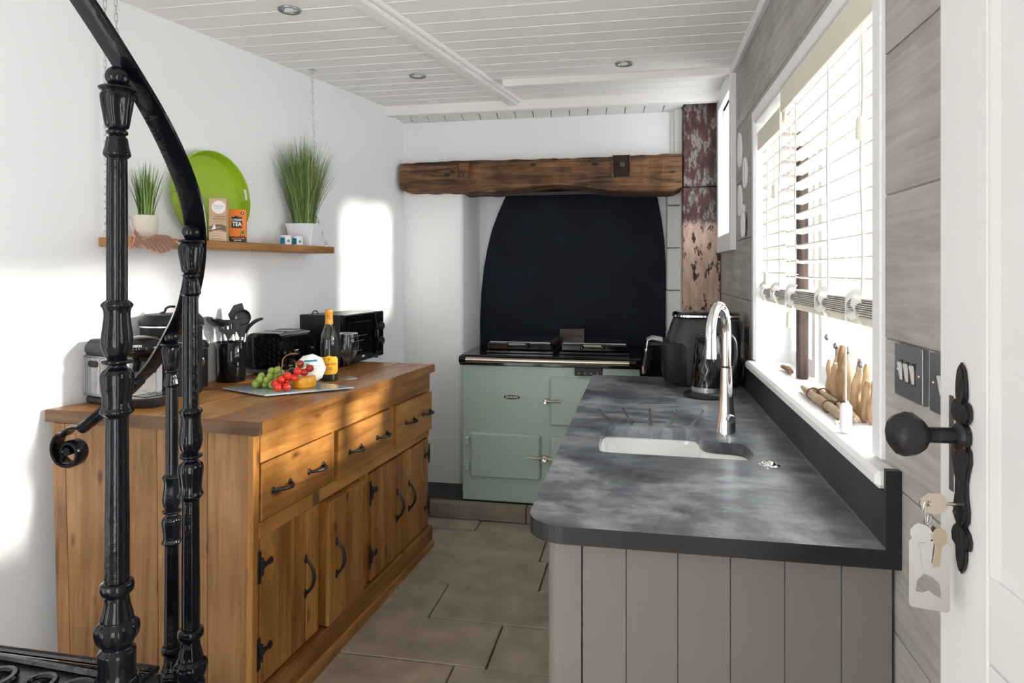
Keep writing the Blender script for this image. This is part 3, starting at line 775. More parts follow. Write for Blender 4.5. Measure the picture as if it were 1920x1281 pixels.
m = MB(); pts = [(0.0, 0.166)] + [(0.040 - 0.040 * math.cos(k * PI / 12), 0.186 + 0.036 * math.sin(k * PI / 12)) for k in range(7)] + [(0.13, 0.224), (0.19, 0.218), (0.19, 0.166)]
side_prism(m, pts, 0.002, 0.168, 0.012); m.build('lid', 'dark_grey_plastic', t, smooth=True)
m = MB(); m.ball((0.200, 0.082, 0.196), 1.0, 24, (0.088, 0.072, 0.040)); hd = m.build('brew_head', 'black_gloss', t, smooth='all')
m = MB(); m.span((0.17, 0.03, 0.03), (0.202, 0.14, 0.17), 0.006); m.build('column', 'steel', t)
m = MB(); m.lathe([(0, 0.108), (0.024, 0.110), (0.028, 0.125), (0.022, 0.150), (0.03, 0.165), (0, 0.166)], 16, Matrix.Translation((0.235, 0.082, 0))); m.build('spout', 'black_gloss', t, smooth=True)
m = MB(); m.lathe([(0, 0), (0.060, 0), (0.070, 0.010), (0.074, 0.030), (0.070, 0.034), (0.0, 0.034)], 24, Matrix.Translation((0.232, 0.082, 0)) @ Matrix.Diagonal((1.05, 1.0, 1.0, 1))); dtray = m.build('drip_tray', 'black_satin', t, smooth=True)
m = MB()
for k in range(6): m.span((0.185 + 0.017 * k, 0.04, 0.034), (0.190 + 0.017 * k, 0.124, 0.0365))
m.build('grate', 'black_gloss', dtray)
text('BOSCH', 0.011, 'label_white', hd, frame((0.262, 0.020, 0.207), (1, 0.55, 0), (0.45, -0.85, 0.15)), bold=0.0003)
m = MB(); m.lathe([(0.0032, 0), (0.0042, 0), (0.0042, 0.0006), (0.0032, 0.0006), (0.0032, 0)], 14, frame((0.236, 0.010, 0.207), (1, 0.3, 0), (0.3, -0.9, 0.15))); m.build('ring_mark', 'label_white', hd)

# bread bin and canister
t = thing('bread_bin', 'large round matt black bread bin with lid behind the coffee machine', 'bin', spot(-1.730, 2.222))
lathe_obj([(0, 0), (0.103, 0), (0.105, 0.004), (0.105, 0.262), (0.0, 0.262)], 'bin_body', 'black_matt', t, 40)
lid = lathe_obj([(0.1075, 0.256), (0.110, 0.260), (0.110, 0.278), (0.099, 0.292), (0.093, 0.298), (0, 0.302)], 'lid', 'black_matt', t, 40)
lathe_obj([(0.1065, 0.252), (0.1115, 0.254), (0.1115, 0.259), (0.1065, 0.260)], 'lid_rim', 'steel', t, 40)
m = MB(); m.tube(spline([(-0.034, -0.02, 0.300), (-0.022, -0.012, 0.306), (-0.016, -0.009, 0.320), (0, 0, 0.326), (0.016, 0.009, 0.320), (0.022, 0.012, 0.306), (0.034, 0.02, 0.300)], 4), 0.0045, 8); m.build('lid_handle', 'black_satin', lid, smooth=True)
t = thing('canister', 'small black kitchen canister with oval silver badge', 'canister', spot(-1.755, 2.385))
lathe_obj([(0, 0), (0.050, 0), (0.050, 0.160), (0, 0.160)], 'canister_body', 'black_satin', t, 32)
lathe_obj([(0.052, 0.156), (0.0530, 0.158), (0.0530, 0.170), (0.046, 0.182), (0.025, 0.188), (0, 0.190)], 'lid', 'black_satin', t, 32)
lathe_obj([(0.051, 0.153), (0.0540, 0.154), (0.0540, 0.1575), (0.051, 0.158)], 'lid_rim', 'steel', t, 32)
BD = Vector((0.85, -0.53, 0)).normalized()
m = MB(); MM = frame((BD.x * 0.0503, BD.y * 0.0503, 0.102), (0.53, 0.85, 0), BD)
m.lathe([(0, 0), (0.020, 0), (0.021, 0.001), (0.019, 0.0022), (0, 0.0022)], 20, MM); bg = m.build('badge', 'steel', t, smooth=True)
m = MB(); m.lathe([(0.013, 0.0024), (0.0165, 0.0024), (0.0165, 0.003), (0.013, 0.003), (0.013, 0.0024)], 20, MM); m.build('badge_ring', 'black_satin', bg)
m = MB(); m.box((0, 0, 0.0026), (0.020, 0.0045, 0.001), None, 0, MM); m.build('badge_bar', 'black_satin', bg)

# utensil pot with its tools
HX, HY = -1.700, 2.545; HZ0 = TT(HX, HY)
t = thing('utensil_pot', 'glossy black oval pot holding the kitchen tools', 'pot', spot(HX, HY))
lathe_obj([(0, 0), (0.056, 0), (0.059, 0.004), (0.063, 0.164), (0.0615, 0.166), (0.058, 0.160), (0.055, 0.010), (0, 0.008)], 'pot_wall', 'black_gloss', t, 32)
def tool(name, label, foot, head, steel=True):
    # foot: spot inside the pot, head: where the shaft ends
    o = thing(name, label, 'utensil', (0, 0, 0), 0, 'kitchen tools in the utensil pot')
    a = Vector((HX + foot[0], HY + foot[1], HZ0 + 0.012)); b = Vector(head)
    m = MB(); m.tube([a, a.lerp(b, 0.5), b], [0.0058, 0.0058, 0.0045], 8); m.build('shaft', 'chrome' if steel else 'black_satin', o, smooth=True)
    return o, a, b
def bowl(o, c, r, axis, depth=0.6, sx=1.0, name='bowl'):
    m = MB(); prof = []
    for k in range(7): q = PI / 2 * k / 6; prof.append((r * math.sin(q), -r * depth * math.cos(q)))
    for k in range(6, -1, -1): q = PI / 2 * k / 6; prof.append((r * 0.92 * math.sin(q), -r * depth * 0.88 * math.cos(q)))
    z = Vector(axis).normalized(); x = Vector((0, 0, 1)).cross(z)
    if x.length < .01: x = Vector((1, 0, 0))
    m.lathe(prof, 18, frame(c, x, z) @ Matrix.Diagonal((sx, 1, 1, 1))); return m.build(name, 'black_satin', o, smooth=True)
def blade(o, pts, M, th=0.003, name='blade'):
    m = MB(); m.prism(pts, -th / 2, th / 2, M); return m.build(name, 'black_satin', o)
VW = Vector((0.505, -0.863, 0))            # towards the camera
RT = Vector((0.863, 0.505, 0))             # to the right as the camera sees it
hp = lambda r, up, f=0.0: Vector((HX, HY, HZ0)) + RT * r + VW * f + Vector((0, 0, up))
o, a, b = tool('ladle', 'black ladle hanging furthest out on the left of the utensil pot', (-0.02, -0.01), hp(-0.032, 0.225)); bowl(o, hp(-0.046, 0.262), 0.050, (0.15, 0.1, 0.6), 0.65)
o, a, b = tool('turner', 'black tall flat turner standing upright at the back of the pot', (0.0, 0.02), hp(0.012, 0.215, -0.02))
blade(o, [(-0.010, -0.05), (0.012, -0.05), (0.040, 0.005), (0.024, 0.062), (-0.010, 0.052), (-0.032, 0.012)], frame(hp(0.020, 0.268, -0.02), RT, VW))
o, a, b = tool('cooking_spoon', 'black broad cooking spoon standing right of the tall turner', (0.02, 0.0), hp(0.040, 0.20, 0.0), False); bowl(o, hp(0.046, 0.268, 0.0), 0.036, VW + Vector((0, 0, 0.15)), 0.35, 0.95)
bb = o.children[-1]; bb.scale = (1, 1, 1)
blade(o, [(-0.012, -0.05), (0.012, -0.05), (0.030, -0.005), (0.026, 0.028), (-0.026, 0.028), (-0.030, -0.005)], frame(hp(0.044, 0.235, -0.004), RT, VW), 0.004, 'neck')
o, a, b = tool('slotted_turner', 'black slotted turner with pale slots at the front of the pot', (0.0, -0.02), hp(-0.008, 0.188, 0.03))
SO = [(-0.006, -0.030), (0.006, -0.030), (0.014, -0.012), (0.038, 0.004), (0.046, 0.050), (-0.046, 0.050), (-0.038, 0.004), (-0.014, -0.012)]
sl = [capsule(x - 0.003, 0.012, x - 0.004, 0.032, 0.0035, 0.0035, 4) for x in (-0.018, 0.0, 0.018)]
sm = fill_with_holes(SO, sl, -0.0015, 0.0015); bmesh.ops.transform(sm.bm, matrix=frame(hp(-0.006, 0.212, 0.03), RT, VW), verts=sm.bm.verts[:]); sm.build('blade', 'black_satin', o)
o, a, b = tool('pasta_server', 'curved black spoon leaning out to the right of the pot', (0.03, 0.01), hp(0.062, 0.205, 0.0))
m = MB(); m.tube(spline([hp(0.060, 0.200), hp(0.072, 0.228), hp(0.098, 0.252), hp(0.128, 0.262)], 5), [0.005 + 0.007 * math.sin(PI * k / 16) for k in range(16)], 8, flat=0.7); m.build('bowl', 'black_satin', o, smooth=True)
o, a, b = tool('whisk', 'plain steel tool handle standing in the middle of the pot', (0.01, 0.0), hp(0.012, 0.20, 0.012))
m = MB(); m.tube([hp(0.012, 0.198, 0.012), hp(0.014, 0.25, 0.012)], [0.007, 0.009], 8); m.build('grip', 'black_satin', o, smooth=True)

# toaster
t = thing('toaster', 'glossy black textured toaster between the utensil pot and microwave', 'toaster', spot(-1.737, 2.708), -0.0545)
m = MB(); m.span((0.004, 0.004, 0.012), (0.186, 0.276, 0.030), 0.003); m.build('chrome_band', 'brushed_steel', t)
pts = [(0.0, 0.030), (0.19, 0.030), (0.190, 0.120)] + [(0.150 + 0.040 * math.cos(k * PI / 12), 0.150 + 0.040 * math.sin(k * PI / 12)) for k in range(7)] + [(0.040 - 0.040 * math.sin(k * PI / 12), 0.150 + 0.040 * math.cos(k * PI / 12)) for k in range(7)]
m = MB(); side_prism(m, pts, 0.0, 0.28, 0.006); body = m.build('toaster_body', 'black_gloss', t, smooth=True)
m = MB()
for i in range(7):
    for j in range(5):
        xx = 0.022 + 0.024 * i; zz = 0.052 + 0.024 * j + (0.012 if i % 2 else 0)
        if zz > 0.165: continue
        g = bmesh.ops.create_cone(m.bm, cap_ends=True, segments=6, radius1=0.0125, radius2=0.009, depth=0.003)
        bmesh.ops.transform(m.bm, matrix=Matrix.Translation((xx, -0.001, zz)) @ Euler((PI / 2, 0, 0)).to_matrix().to_4x4(), verts=g['verts'])
tag(m.build('facet_panel', 'black_gloss', t), kind='stuff')
m = MB()
for y_ in (0.085, 0.195): 
    m.span((0.035, y_ - 0.020, 0.1895), (0.155, y_ + 0.020, 0.192), 0.001)
m.build('slot_frame', 'chrome', t)
for y_ in (0.085, 0.195): MB().span((0.042, y_ - 0.012, 0.190), (0.148, y_ + 0.012, 0.1927)).build('bread_slot', 'black_matt', t)
for y_ in (0.05, 0.12, 0.19, 0.255):
    m = MB(); side_prism(m, [(0.186, 0.03), (0.196, 0.03), (0.196, 0.125), (0.19, 0.152), (0.175, 0.178), (0.168, 0.174), (0.182, 0.15), (0.188, 0.12)], y_ - 0.012, y_ + 0.012, 0.002); m.build('rib', 'black_gloss', t)
for y_ in (0.085, 0.225): MB().span((0.19, y_ - 0.014, 0.10), (0.208, y_ + 0.014, 0.112), 0.003).build('lever', 'chrome', t)
for y_ in (0.085, 0.225):
    m = MB(); m.lathe([(0, 0), (0.010, 0), (0.009, 0.008), (0, 0.009)], 14, frame((0.190, y_, 0.055), (0, 1, 0), (1, 0, 0))); m.build('dial', 'chrome', t, smooth=True)

# microwave
t = thing('microwave', 'glossy black microwave with side dials at the far sideboard end', 'microwave', spot(-1.432, 3.048), math.atan2(0.428, 0.035) - PI / 2)
m = MB(); m.span((-0.246, 0.0, 0.012), (-0.012, 0.43, 0.256), 0.004); m.build('cabinet', 'black_satin', t)
m = MB(); m.span((-0.012, 0.0, 0.010), (0.012, 0.332, 0.257), 0.006); dr = m.build('door', 'black_gloss', t)
m = MB(); m.span((0.0115, 0.045, 0.050), (0.0135, 0.270, 0.215), 0.001); m.build('door_window', 'black_enamel', dr)
m = MB(); m.tube(spline([(0.012, 0.322, 0.035), (0.034, 0.305, 0.075), (0.042, 0.298, 0.134), (0.034, 0.305, 0.19), (0.012, 0.322, 0.232)], 5), 0.008, 8); m.build('handle', 'black_gloss', dr, smooth=True)
m = MB(); m.span((-0.012, 0.334, 0.010), (0.010, 0.43, 0.257), 0.006); cp = m.build('control_panel', 'black_gloss', t)
for z in (0.095, 0.175):
    m = MB(); m.lathe([(0, 0), (0.022, 0), (0.021, 0.016), (0.018, 0.020), (0, 0.020)], 20, frame((0.010, 0.385, z), (0, 1, 0), (1, 0, 0)), lambda a, zz: 1 + 0.04 * math.cos(10 * a)); m.build('dial', 'black_satin', cp, smooth=True)
for a, b in ((0.03, 0.03), (0.03, 0.40), (-0.2, 0.03), (-0.2, 0.40)):
    m = MB(); m.lathe([(0, -0.001), (0.010, -0.001), (0.010, 0.012), (0, 0.012)], 10, Matrix.Translation((min(a, -0.02) if a > 0 else a, b, 0))); m.build('foot', 'black_matt', t)
text('DIHL', 0.014, 'label_white', dr, frame((0.0140, 0.19, 0.034), (0, 1, 0), (1, 0, 0)), bold=0.0004)
for z0, w in ((0.068, 0.10), (0.142, 0.16), (0.117, 0.12)):
    MB().span((0.0135, 0.075, z0), (0.0140, 0.075 + w, z0 + 0.0022)).build('print_line', 'stripe_a', dr)
m = MB(); m.tube(spline([(-0.18, 0.02, 0.256), (-0.175, 0.03, 0.272), (-0.168, 0.045, 0.272), (-0.17, 0.06, 0.256)], 4), 0.003, 6); m.build('flex', 'black_satin', t, smooth=True)

# wine bottle
t = thing('wine_bottle', 'dark red wine bottle with yellow label and gold foil', 'bottle', spot(-1.305, 2.650), 0)
BP = [(0, 0.004), (0.020, 0.002), (0.033, 0), (0.0375, 0.005), (0.0378, 0.150), (0.0365, 0.170), (0.031, 0.196), (0.022, 0.222), (0.0165, 0.240), (0.0150, 0.255), (0.0148, 0.296), (0.0, 0.296)]
lathe_obj(BP, 'bottle_body', 'bottle_glass', t, 32)
lathe_obj([(0.0166, 0.241), (0.0172, 0.243), (0.0160, 0.257), (0.0156, 0.284), (0.0168, 0.286), (0.0168, 0.300), (0.0155, 0.3025), (0, 0.303)], 'foil', 'bottle_foil', t, 24)
def wrap(name, mat, parent, r, za, zb, a0, a1, cut=0.0, top=0.0):
    # a label bent round the bottle; its corners are cut
    m = MB(); n = 18; lo = []; hi = []
    for k in range(n + 1):
        q = k / n; a = a0 + (a1 - a0) * q
        e = min(q, 1 - q) * n
        c = cut * max(0, 1 - e / 2.5)
        tp = top * math.exp(-((q - 0.5) / 0.12) ** 2)
        lo.append(m.bm.verts.new((r * math.cos(a), r * math.sin(a), za + c))); hi.append(m.bm.verts.new((r * math.cos(a), r * math.sin(a), zb - c + tp)))
    lo2 = [m.bm.verts.new((v.co.x * 0.985, v.co.y * 0.985, v.co.z)) for v in lo]; hi2 = [m.bm.verts.new((v.co.x * 0.985, v.co.y * 0.985, v.co.z)) for v in hi]
    for k in range(n):
        m.bm.faces.new((lo[k], lo[k + 1], hi[k + 1], hi[k])); m.bm.faces.new((hi2[k], hi2[k + 1], lo2[k + 1], lo2[k]))
        m.bm.faces.new((hi[k], hi[k + 1], hi2[k + 1], hi2[k])); m.bm.faces.new((lo2[k], lo2[k + 1], lo[k + 1], lo[k]))
    return m.build(name, mat, parent, smooth=True)
ca_ = math.atan2(-0.895, 0.436)
la = wrap('label', 'wine_label', t, 0.0384, 0.030, 0.104, ca_ - 1.22, ca_ + 1.22, 0.012, 0.006)
def bend_text(body, size, mat, parent, r, z, ang, sx=1.0, bold=0.0002):
    o = text(body, size, mat, parent, Matrix.Identity(4), bold=bold)
    for v in o.data.vertices:
        a = ang + v.co.x * sx / r; rr = r + v.co.z
        v.co = Vector((rr * math.cos(a), rr * math.sin(a), z + v.co.y))
    return o
bend_text('Campo Viejo', 0.0155, 'print_red', la, 0.0386, 0.074, ca_, 0.80, 0.0002)
bend_text('R I O J A', 0.0075, 'print_red', la, 0.0386, 0.059, ca_, 0.9)
bend_text('TEMPRANILLO', 0.0055, 'print_red', la, 0.0386, 0.051, ca_, 0.95)
bend_text('______________', 0.0045, 'print_red', la, 0.0386, 0.042, ca_)
m = MB(); BV = Vector((math.cos(ca_), math.sin(ca_), 0)); m.lathe([(0, 0), (0.0038, 0), (0.0038, 0.0006), (0, 0.0006)], 12, frame((BV.x * 0.0384, BV.y * 0.0384, 0.093), (-BV.y, BV.x, 0), BV)); m.build('emblem', 'print_red', la)
bend_text('C', 0.016, 'print_red', t, 0.0167, 0.272, ca_ - 0.15)
bend_text('V', 0.012, 'print_red', t, 0.0167, 0.262, ca_ + 0.35)

# wine glass
t = thing('wine_glass', 'empty clear wine glass standing right of the wine bottle', 'glass', spot(-1.249, 2.722))
GP = [(0.0, 0.0), (0.036, 0.0), (0.0365, 0.0015), (0.022, 0.005), (0.008, 0.011), (0.0048, 0.020), (0.0040, 0.045), (0.0048, 0.068), (0.010, 0.076), (0.024, 0.087), (0.036, 0.108), (0.0430, 0.132), (0.0440, 0.152), (0.0410, 0.180), (0.0385, 0.196)]
GI = [(0.0377, 0.196), (0.0402, 0.180), (0.0432, 0.152), (0.0422, 0.132), (0.0352, 0.109), (0.023, 0.089), (0.008, 0.080), (0.0, 0.0785)]
lathe_obj(GP + GI, 'glass_bowl', 'tumbler_glass', t, 32)
lathe_obj([(0.0372, 0.1955), (0.0388, 0.1955), (0.0391, 0.1965), (0.0380, 0.1975), (0.0370, 0.1965), (0.0372, 0.1955)], 'rim', 'glass_edge', t, 32)
lathe_obj([(0.0355, 0.0004), (0.0368, 0.0006), (0.0366, 0.0022), (0.0352, 0.0020), (0.0355, 0.0004)], 'foot_rim', 'glass_edge', t, 32)

# glass board with fruit and cheese
BC = Vector((-1.347, 2.388, 0)); bz = TT(BC.x, BC.y) + 0.0015
t = thing('glass_board', 'grey glass chopping board under the fruit and cheese', 'chopping board')
c1, c2, c3 = Vector((-1.590, 2.327)), Vector((-1.339, 2.211)), Vector((-1.101, 2.446)); c4 = c1 + c3 - c2
m = MB(); cc = (c1 + c3) / 2
pp = [cc + (c - cc) for c in (c1, c2, c3, c4)]
m.prism(pp, 0.004, 0.010, None, 0.001); bo = m.build('pane', 'board_glass', t)
for c in pp:
    q = cc + (c - cc) * 0.86
    m = MB(); m.lathe([(0, 0), (0.007, 0), (0.007, 0.004), (0, 0.004)], 10, Matrix.Translation((q.x, q.y, 0))); m.build('foot', 'black_matt', t)
t.matrix_basis = Matrix.Translation((0, 0, TT(cc.x, cc.y) + 0.001 + 0.0169 * cc.y)) @ Matrix.Shear('XY', 4, (0, 0)) 
t.matrix_basis = Matrix.Translation((cc.x, cc.y, TT(cc.x, cc.y) + 0.001)) @ Euler((-0.0169, 0, 0)).to_matrix().to_4x4() @ Matrix.Translation((-cc.x, -cc.y, 0))
BT = lambda x, y: TT(x, y) + 0.0112
# grapes: one bunch, its berries and stalk
g = thing('grape_bunch', 'bunch of green grapes on the left of the glass board', 'grapes')
gd = 2.545
GR = [(480, 722, 0, 8), (497, 727, 0.01, 7), (510, 722, -0.015, 7.5), (487, 712, -0.01, 7), (500, 713, -0.005, 6.5), (490, 706, 0.015, 7.5), (484, 713, 0.02, 6), (506, 706, 0.0, 7), (509, 696, 0.015, 7.2), (520, 694, 0.01, 7), (528, 700, 0.02, 7), (517, 706, 0.02, 7), (519, 716, 0.01, 7.5), (500, 731, 0.02, 7), (514, 731, 0.005, 7), (526, 722, 0.02, 7), (488, 731, 0.025, 7), (530, 710, 0.03, 7)]
gm = None
for i, (u, v, dd, rp) in enumerate(GR):
    p = at(u, v, gd + dd + 0.02); r = rp * gd / 1250 * 0.98
    p.z = max(p.z, BT(p.x, p.y) + r + 0.0005)
    if gm is None: gm = MB().ball((0, 0, 0), 1.0, 14).build('grape', 'grape_skin', g, smooth='all'); o = gm
    else: o = share(gm, 'grape', g)
    o.location = p; o.scale = (r, r, r * 1.02); o.rotation_euler = (R.uniform(0, .6), R.uniform(0, .6), 0)
m = MB(); m.tube(spline([at(527, 702, gd), at(529, 686, gd), at(531, 673, gd), at(541, 665, gd), at(557, 663, gd)], 4), [0.0022] * 14 + [0.0028, 0.003, 0.0032], 6); m.build('stalk', 'stalk_brown', g, smooth=True)
m = MB()
for a, b in (((527, 690), (522, 685)), ((527, 690), (533, 684)), ((526, 700), (519, 699)), ((526, 704), (514, 710)), ((527, 702), (529, 708))): m.tube([at(*a, gd + .005), at(*b, gd + .01)], 0.0013, 5)
m.build('stalklet', 'stalk_brown', g)
# tomatoes on the vine
g = thing('tomato_vine', 'red cherry tomatoes on the vine between grapes and cheeses', 'tomatoes')
td = 2.50
TM = [(520.5, 730, -0.01, 8.0, 0), (537.5, 730, 0.0, 8.2, 0), (516, 720, 0.005, 7.8, 0), (527, 712, 0.01, 7.4, 0), (530, 724, 0.02, 6.5, 0), (538, 716, 0.025, 6.0, 1), (538.5, 705, 0.02, 8.0, 0), (551, 709, 0.03, 7.2, 0), (558.5, 696.5, 0.035, 8.4, 0), (570.5, 698.5, 0.042, 7.6, 1), (581, 691, 0.05, 7.6, 1), (563, 682.5, 0.05, 7.4, 1)]
tmA = MB().ball((0, 0, 0), 1.0, 16).build('tomato', 'tomato_skin', g, smooth='all'); tmB = None
for i, (u, v, dd, rp, dk) in enumerate(TM):
    p = at(u, v, td + dd); r = rp * (td + dd) / 1250
    p.z = max(p.z, BT(p.x, p.y) + r * 0.95 + 0.0005)
    if dk:
        if tmB is None: tmB = MB().ball((0, 0, 0), 1.0, 16).build('tomato', 'tomato_dark', g, smooth='all'); o = tmB
        else: o = share(tmB, 'tomato', g)
    elif i == 0: o = tmA
    else: o = share(tmA, 'tomato', g)
    o.location = p; o.scale = (r, r, r * 0.95)
m = MB()
vine = [at(553, 690, td + .05), at(548, 690, td + .05), at(545, 697, td + .04), at(549, 702, td + .05)]
m.tube(spline([at(530, 703, td + .03), at(540, 695, td + .045), at(547, 690, td + .05), at(560, 692, td + .05), at(573, 686, td + .055), at(580, 684, td + .06)], 4), 0.0018, 6)
for c in ((545, 687), (560, 683), (575, 684), (564, 692)):
    for k in range(6):
        a = 2 * PI * k / 6 + R.uniform(-.3, .3); p = at(c[0], c[1], td + 0.035)
        m.tube([p, p + Vector((0.006 * math.cos(a), 0.004 * math.sin(a), 0.004)), p + Vector((0.012 * math.cos(a), 0.008 * math.sin(a), 0.002 + 0.006 * math.sin(a)))], [0.0014, 0.0012, 0.0004], 5)
m.build('vine_stalk', 'stalk_green', g, smooth=True)
# cheeses
cy = Vector((-1.282, 2.392))
t = thing('wax_cheese', 'small round cheese in bright yellow wax at the board front', 'cheese', (cy.x, cy.y, BT(cy.x, cy.y) + 0.0008))
lathe_obj([(0, 0), (0.038, 0), (0.0445, 0.006), (0.0455, 0.020), (0.0445, 0.040), (0.040, 0.0455), (0.030, 0.0455), (0.0, 0.044)], 'wheel', 'cheese_wax', t, 36)
lathe_obj([(0, 0.0445), (0.027, 0.0462), (0.0275, 0.0468), (0.0, 0.0468)], 'paper_disc', 'label_white', t, 24)
wc = at(582, 700, 2.655)
wz = Vector((0.30, -0.80, 0.52)).normalized(); wx = Vector((0.93, 0.36, 0.05)); MW = frame((0, 0, 0), wx, wz)
t = thing('paper_cheese', 'round cheese in white paper leaning behind the yellow cheese', 'cheese')
rr_ = 0.060
wc.z = BT(wc.x, wc.y) + rr_ * math.sqrt(1 - wz.z ** 2) + 0.014
MW.translation = wc; t.matrix_basis = MW
lathe_obj([(0, -0.020), (0.050, -0.020), (0.058, -0.014), (0.060, 0.0), (0.058, 0.013), (0.050, 0.019), (0, 0.019)], 'wheel', 'cheese_paper', t, 9, None, None, 60)
m = MB(); m.span((-0.022, 0.020, 0.0192), (0.028, 0.028, 0.0197)); m.build('print_band', 'print_teal', t)
text('\u2014\u2014\u2014', 0.016, 'print_teal', t, Matrix.Translation((0.016, 0.004, 0.0194)) @ Euler((0, 0, -0.2)).to_matrix().to_4x4())
for k in range(5): MB().span((-0.025, -0.010 - 0.005 * k, 0.0192), (0.03 - 0.004 * k, -0.0088 - 0.005 * k, 0.0195)).build('print_line', 'label_grey', t)

# ================================================================== HANGING SHELF AND WHAT STANDS ON IT
ZS = 1.519
sh = thing('hanging_shelf', 'thick oak shelf hung on chains along the white left wall', 'shelf')
SHM = Matrix((WN, WD, Vector((0, 0, 1)))).transposed().to_4x4(); SHM.translation = wl(0, 0, ZS)
sh.matrix_basis = SHM
MB().span((0.002, 0.0, -0.033), (0.172, 1.10, 0.0), 0.004).build('shelf_board', 'shelf_wood', sh)
for a, b in ((0.030, 0.006), (0.150, 0.030), (0.150, 1.06)):
    m = MB(); m.tube([(a, b, -0.002), (a, b, 0.008)], 0.002, 6); m.tube([(a + 0.007 * math.cos(2 * PI * k / 12), b, 0.015 + 0.007 * math.sin(2 * PI * k / 12)) for k in range(12)], 0.0016, 5, closed=True); m.build('eye_screw', 'steel', sh, smooth=True)
link_mesh = None
def chain(label, pts, tone='steel'):
    global link_mesh
    o = thing('chain', label, 'chain', (0, 0, 0), 0, 'steel chains holding the shelf')
    pts = [Vector(p) for p in pts]
    pitch = 0.0262; L = [0]
    for a, b in zip(pts, pts[1:]): L.append(L[-1] + (b - a).length)
    n = int(L[-1] / pitch); pitch = L[-1] / n
    for k in range(n):
        d = (k + 0.5) * pitch; i = max(j for j in range(len(L)) if L[j] <= d); i = min(i, len(pts) - 2)
        p = pts[i].lerp(pts[i + 1], (d - L[i]) / (L[i + 1] - L[i])); t = (pts[i + 1] - pts[i]).normalized()
        x = VW if k % 2 == 0 else RT
        M = frame(p, x - t * x.dot(t), t)
        if link_mesh is None:
            m = MB(); h = 0.0115; w = 0.0048
            m.tube([(0, w * math.cos(a), h * (1 if math.sin(a) >= 0 else -1) + w * math.sin(a)) for a in [PI * (q + 0.5) / 5 for q in range(10)]], 0.00135, 5, closed=True)
            link_mesh = m.build('link', 'steel', o, smooth='all'); link_mesh.matrix_basis = M
        else: share(link_mesh, 'link', o, M=M)
    return o
S3 = lambda s, off, z: wl(s, off, z)
def hook(p, o):
    m = MB(); m.box((p.x, p.y, CEIL - 0.002), (0.034, 0.034, 0.004), (0, 0, 0.2), 0.001); m.tube([(p.x, p.y, CEIL - 0.003), (p.x, p.y, CEIL - 0.02)], 0.003, 6)
    m.tube([(p.x + 0.008 * math.cos(2 * PI * k / 12), p.y, CEIL - 0.026 + 0.008 * math.sin(2 * PI * k / 12)) for k in range(12)], 0.002, 5, closed=True)
    m.build('ceiling_hook', 'steel', o, smooth=True)
p0 = wl(0.006, 0.030, ZS + 0.022); c = chain('pale steel chain at the back near end of the shelf by the wall', [Vector((p0.x, p0.y, CEIL - 0.034)), p0]); hook(p0, c)
p0 = wl(0.030, 0.150, ZS + 0.022); q = wl(0.006, 0.085, 0); q0 = wl(0.010, 0.105, ZS + 0.125)
c = chain('steel chain at the front near end of the shelf above the woven fish', [Vector((q.x, q.y, CEIL - 0.034)), q0, p0]); hook(q, c)
p0 = wl(1.06, 0.150, ZS + 0.022); q = wl(1.035, 0.085, 0); q0 = wl(1.04, 0.105, ZS + 0.150)
c = chain('steel chain passing the tall grass at the front far end of shelf', [Vector((q.x, q.y, CEIL - 0.034)), q0, p0]); hook(q, c)

def grass(o, r0, h, n, spread, seed, zb, mats, lean=0.5, wid=0.0022):
    rg = random.Random(seed)
    mbs = {k: MB() for k in mats}
    for i in range(n):
        k = rg.choice(mats); b = mbs[k].bm
        a = rg.uniform(0, 2 * PI); q = math.sqrt(rg.random()); rr = r0 * q
        out = spread * (q ** 1.3) * rg.uniform(0.5, 1.15); H = h * rg.uniform(0.62, 1.0) * (1 - 0.18 * q)
        aa = a + rg.uniform(-.5, .5); d = Vector((math.cos(aa), math.sin(aa), 0)); s = Vector((-d.y, d.x, 0)); s = (s + d * rg.uniform(-1, 1)).normalized()
        base = Vector((rr * math.cos(a), rr * math.sin(a), zb)); prev = None; w0 = wid * rg.uniform(0.6, 1.1)
        droop = rg.uniform(0, lean)
        for j in range(6):
            t = j / 5
            p = base + d * (out * t ** 1.6) + Vector((0, 0, H * (t - droop * 0.16 * t ** 3)))
            pw = Matrix.Rotation(o.rotation_euler.z, 3, 'Z') @ p + o.location
            cl = 0.012 - (pw - Vector((wall_x(0), 0, 0))).dot(WN)
            if cl > 0: p = p + (Matrix.Rotation(-o.rotation_euler.z, 3, 'Z') @ WN) * cl
            w = w0 * (1 - t ** 2.2) + 0.0002
            cur = (b.verts.new(p - s * w), b.verts.new(p + s * w))
            if prev: b.faces.new((prev[0], prev[1], cur[1], cur[0]))
            prev = cur
    for k, mb in mbs.items():
        g = mb.build('blades', k, o); g['kind'] = 'stuff'
# small grass
p = wl(0.125, 0.085, ZS + 0.0005)
t = thing('potted_grass', 'short spiky artificial grass in small cream pot on the shelf', 'plant', p)
lathe_obj([(0, 0), (0.038, 0), (0.0405, 0.003), (0.0405, 0.082), (0.039, 0.084), (0.037, 0.080), (0.037, 0.070), (0, 0.070)], 'pot', 'pot_cream', t, 32)
grass(t, 0.024, 0.245, 105, 0.048, 11, 0.070, ['grass_dark', 'grass_mid', 'grass_dark', 'grass_light'], 0.2, 0.0026)
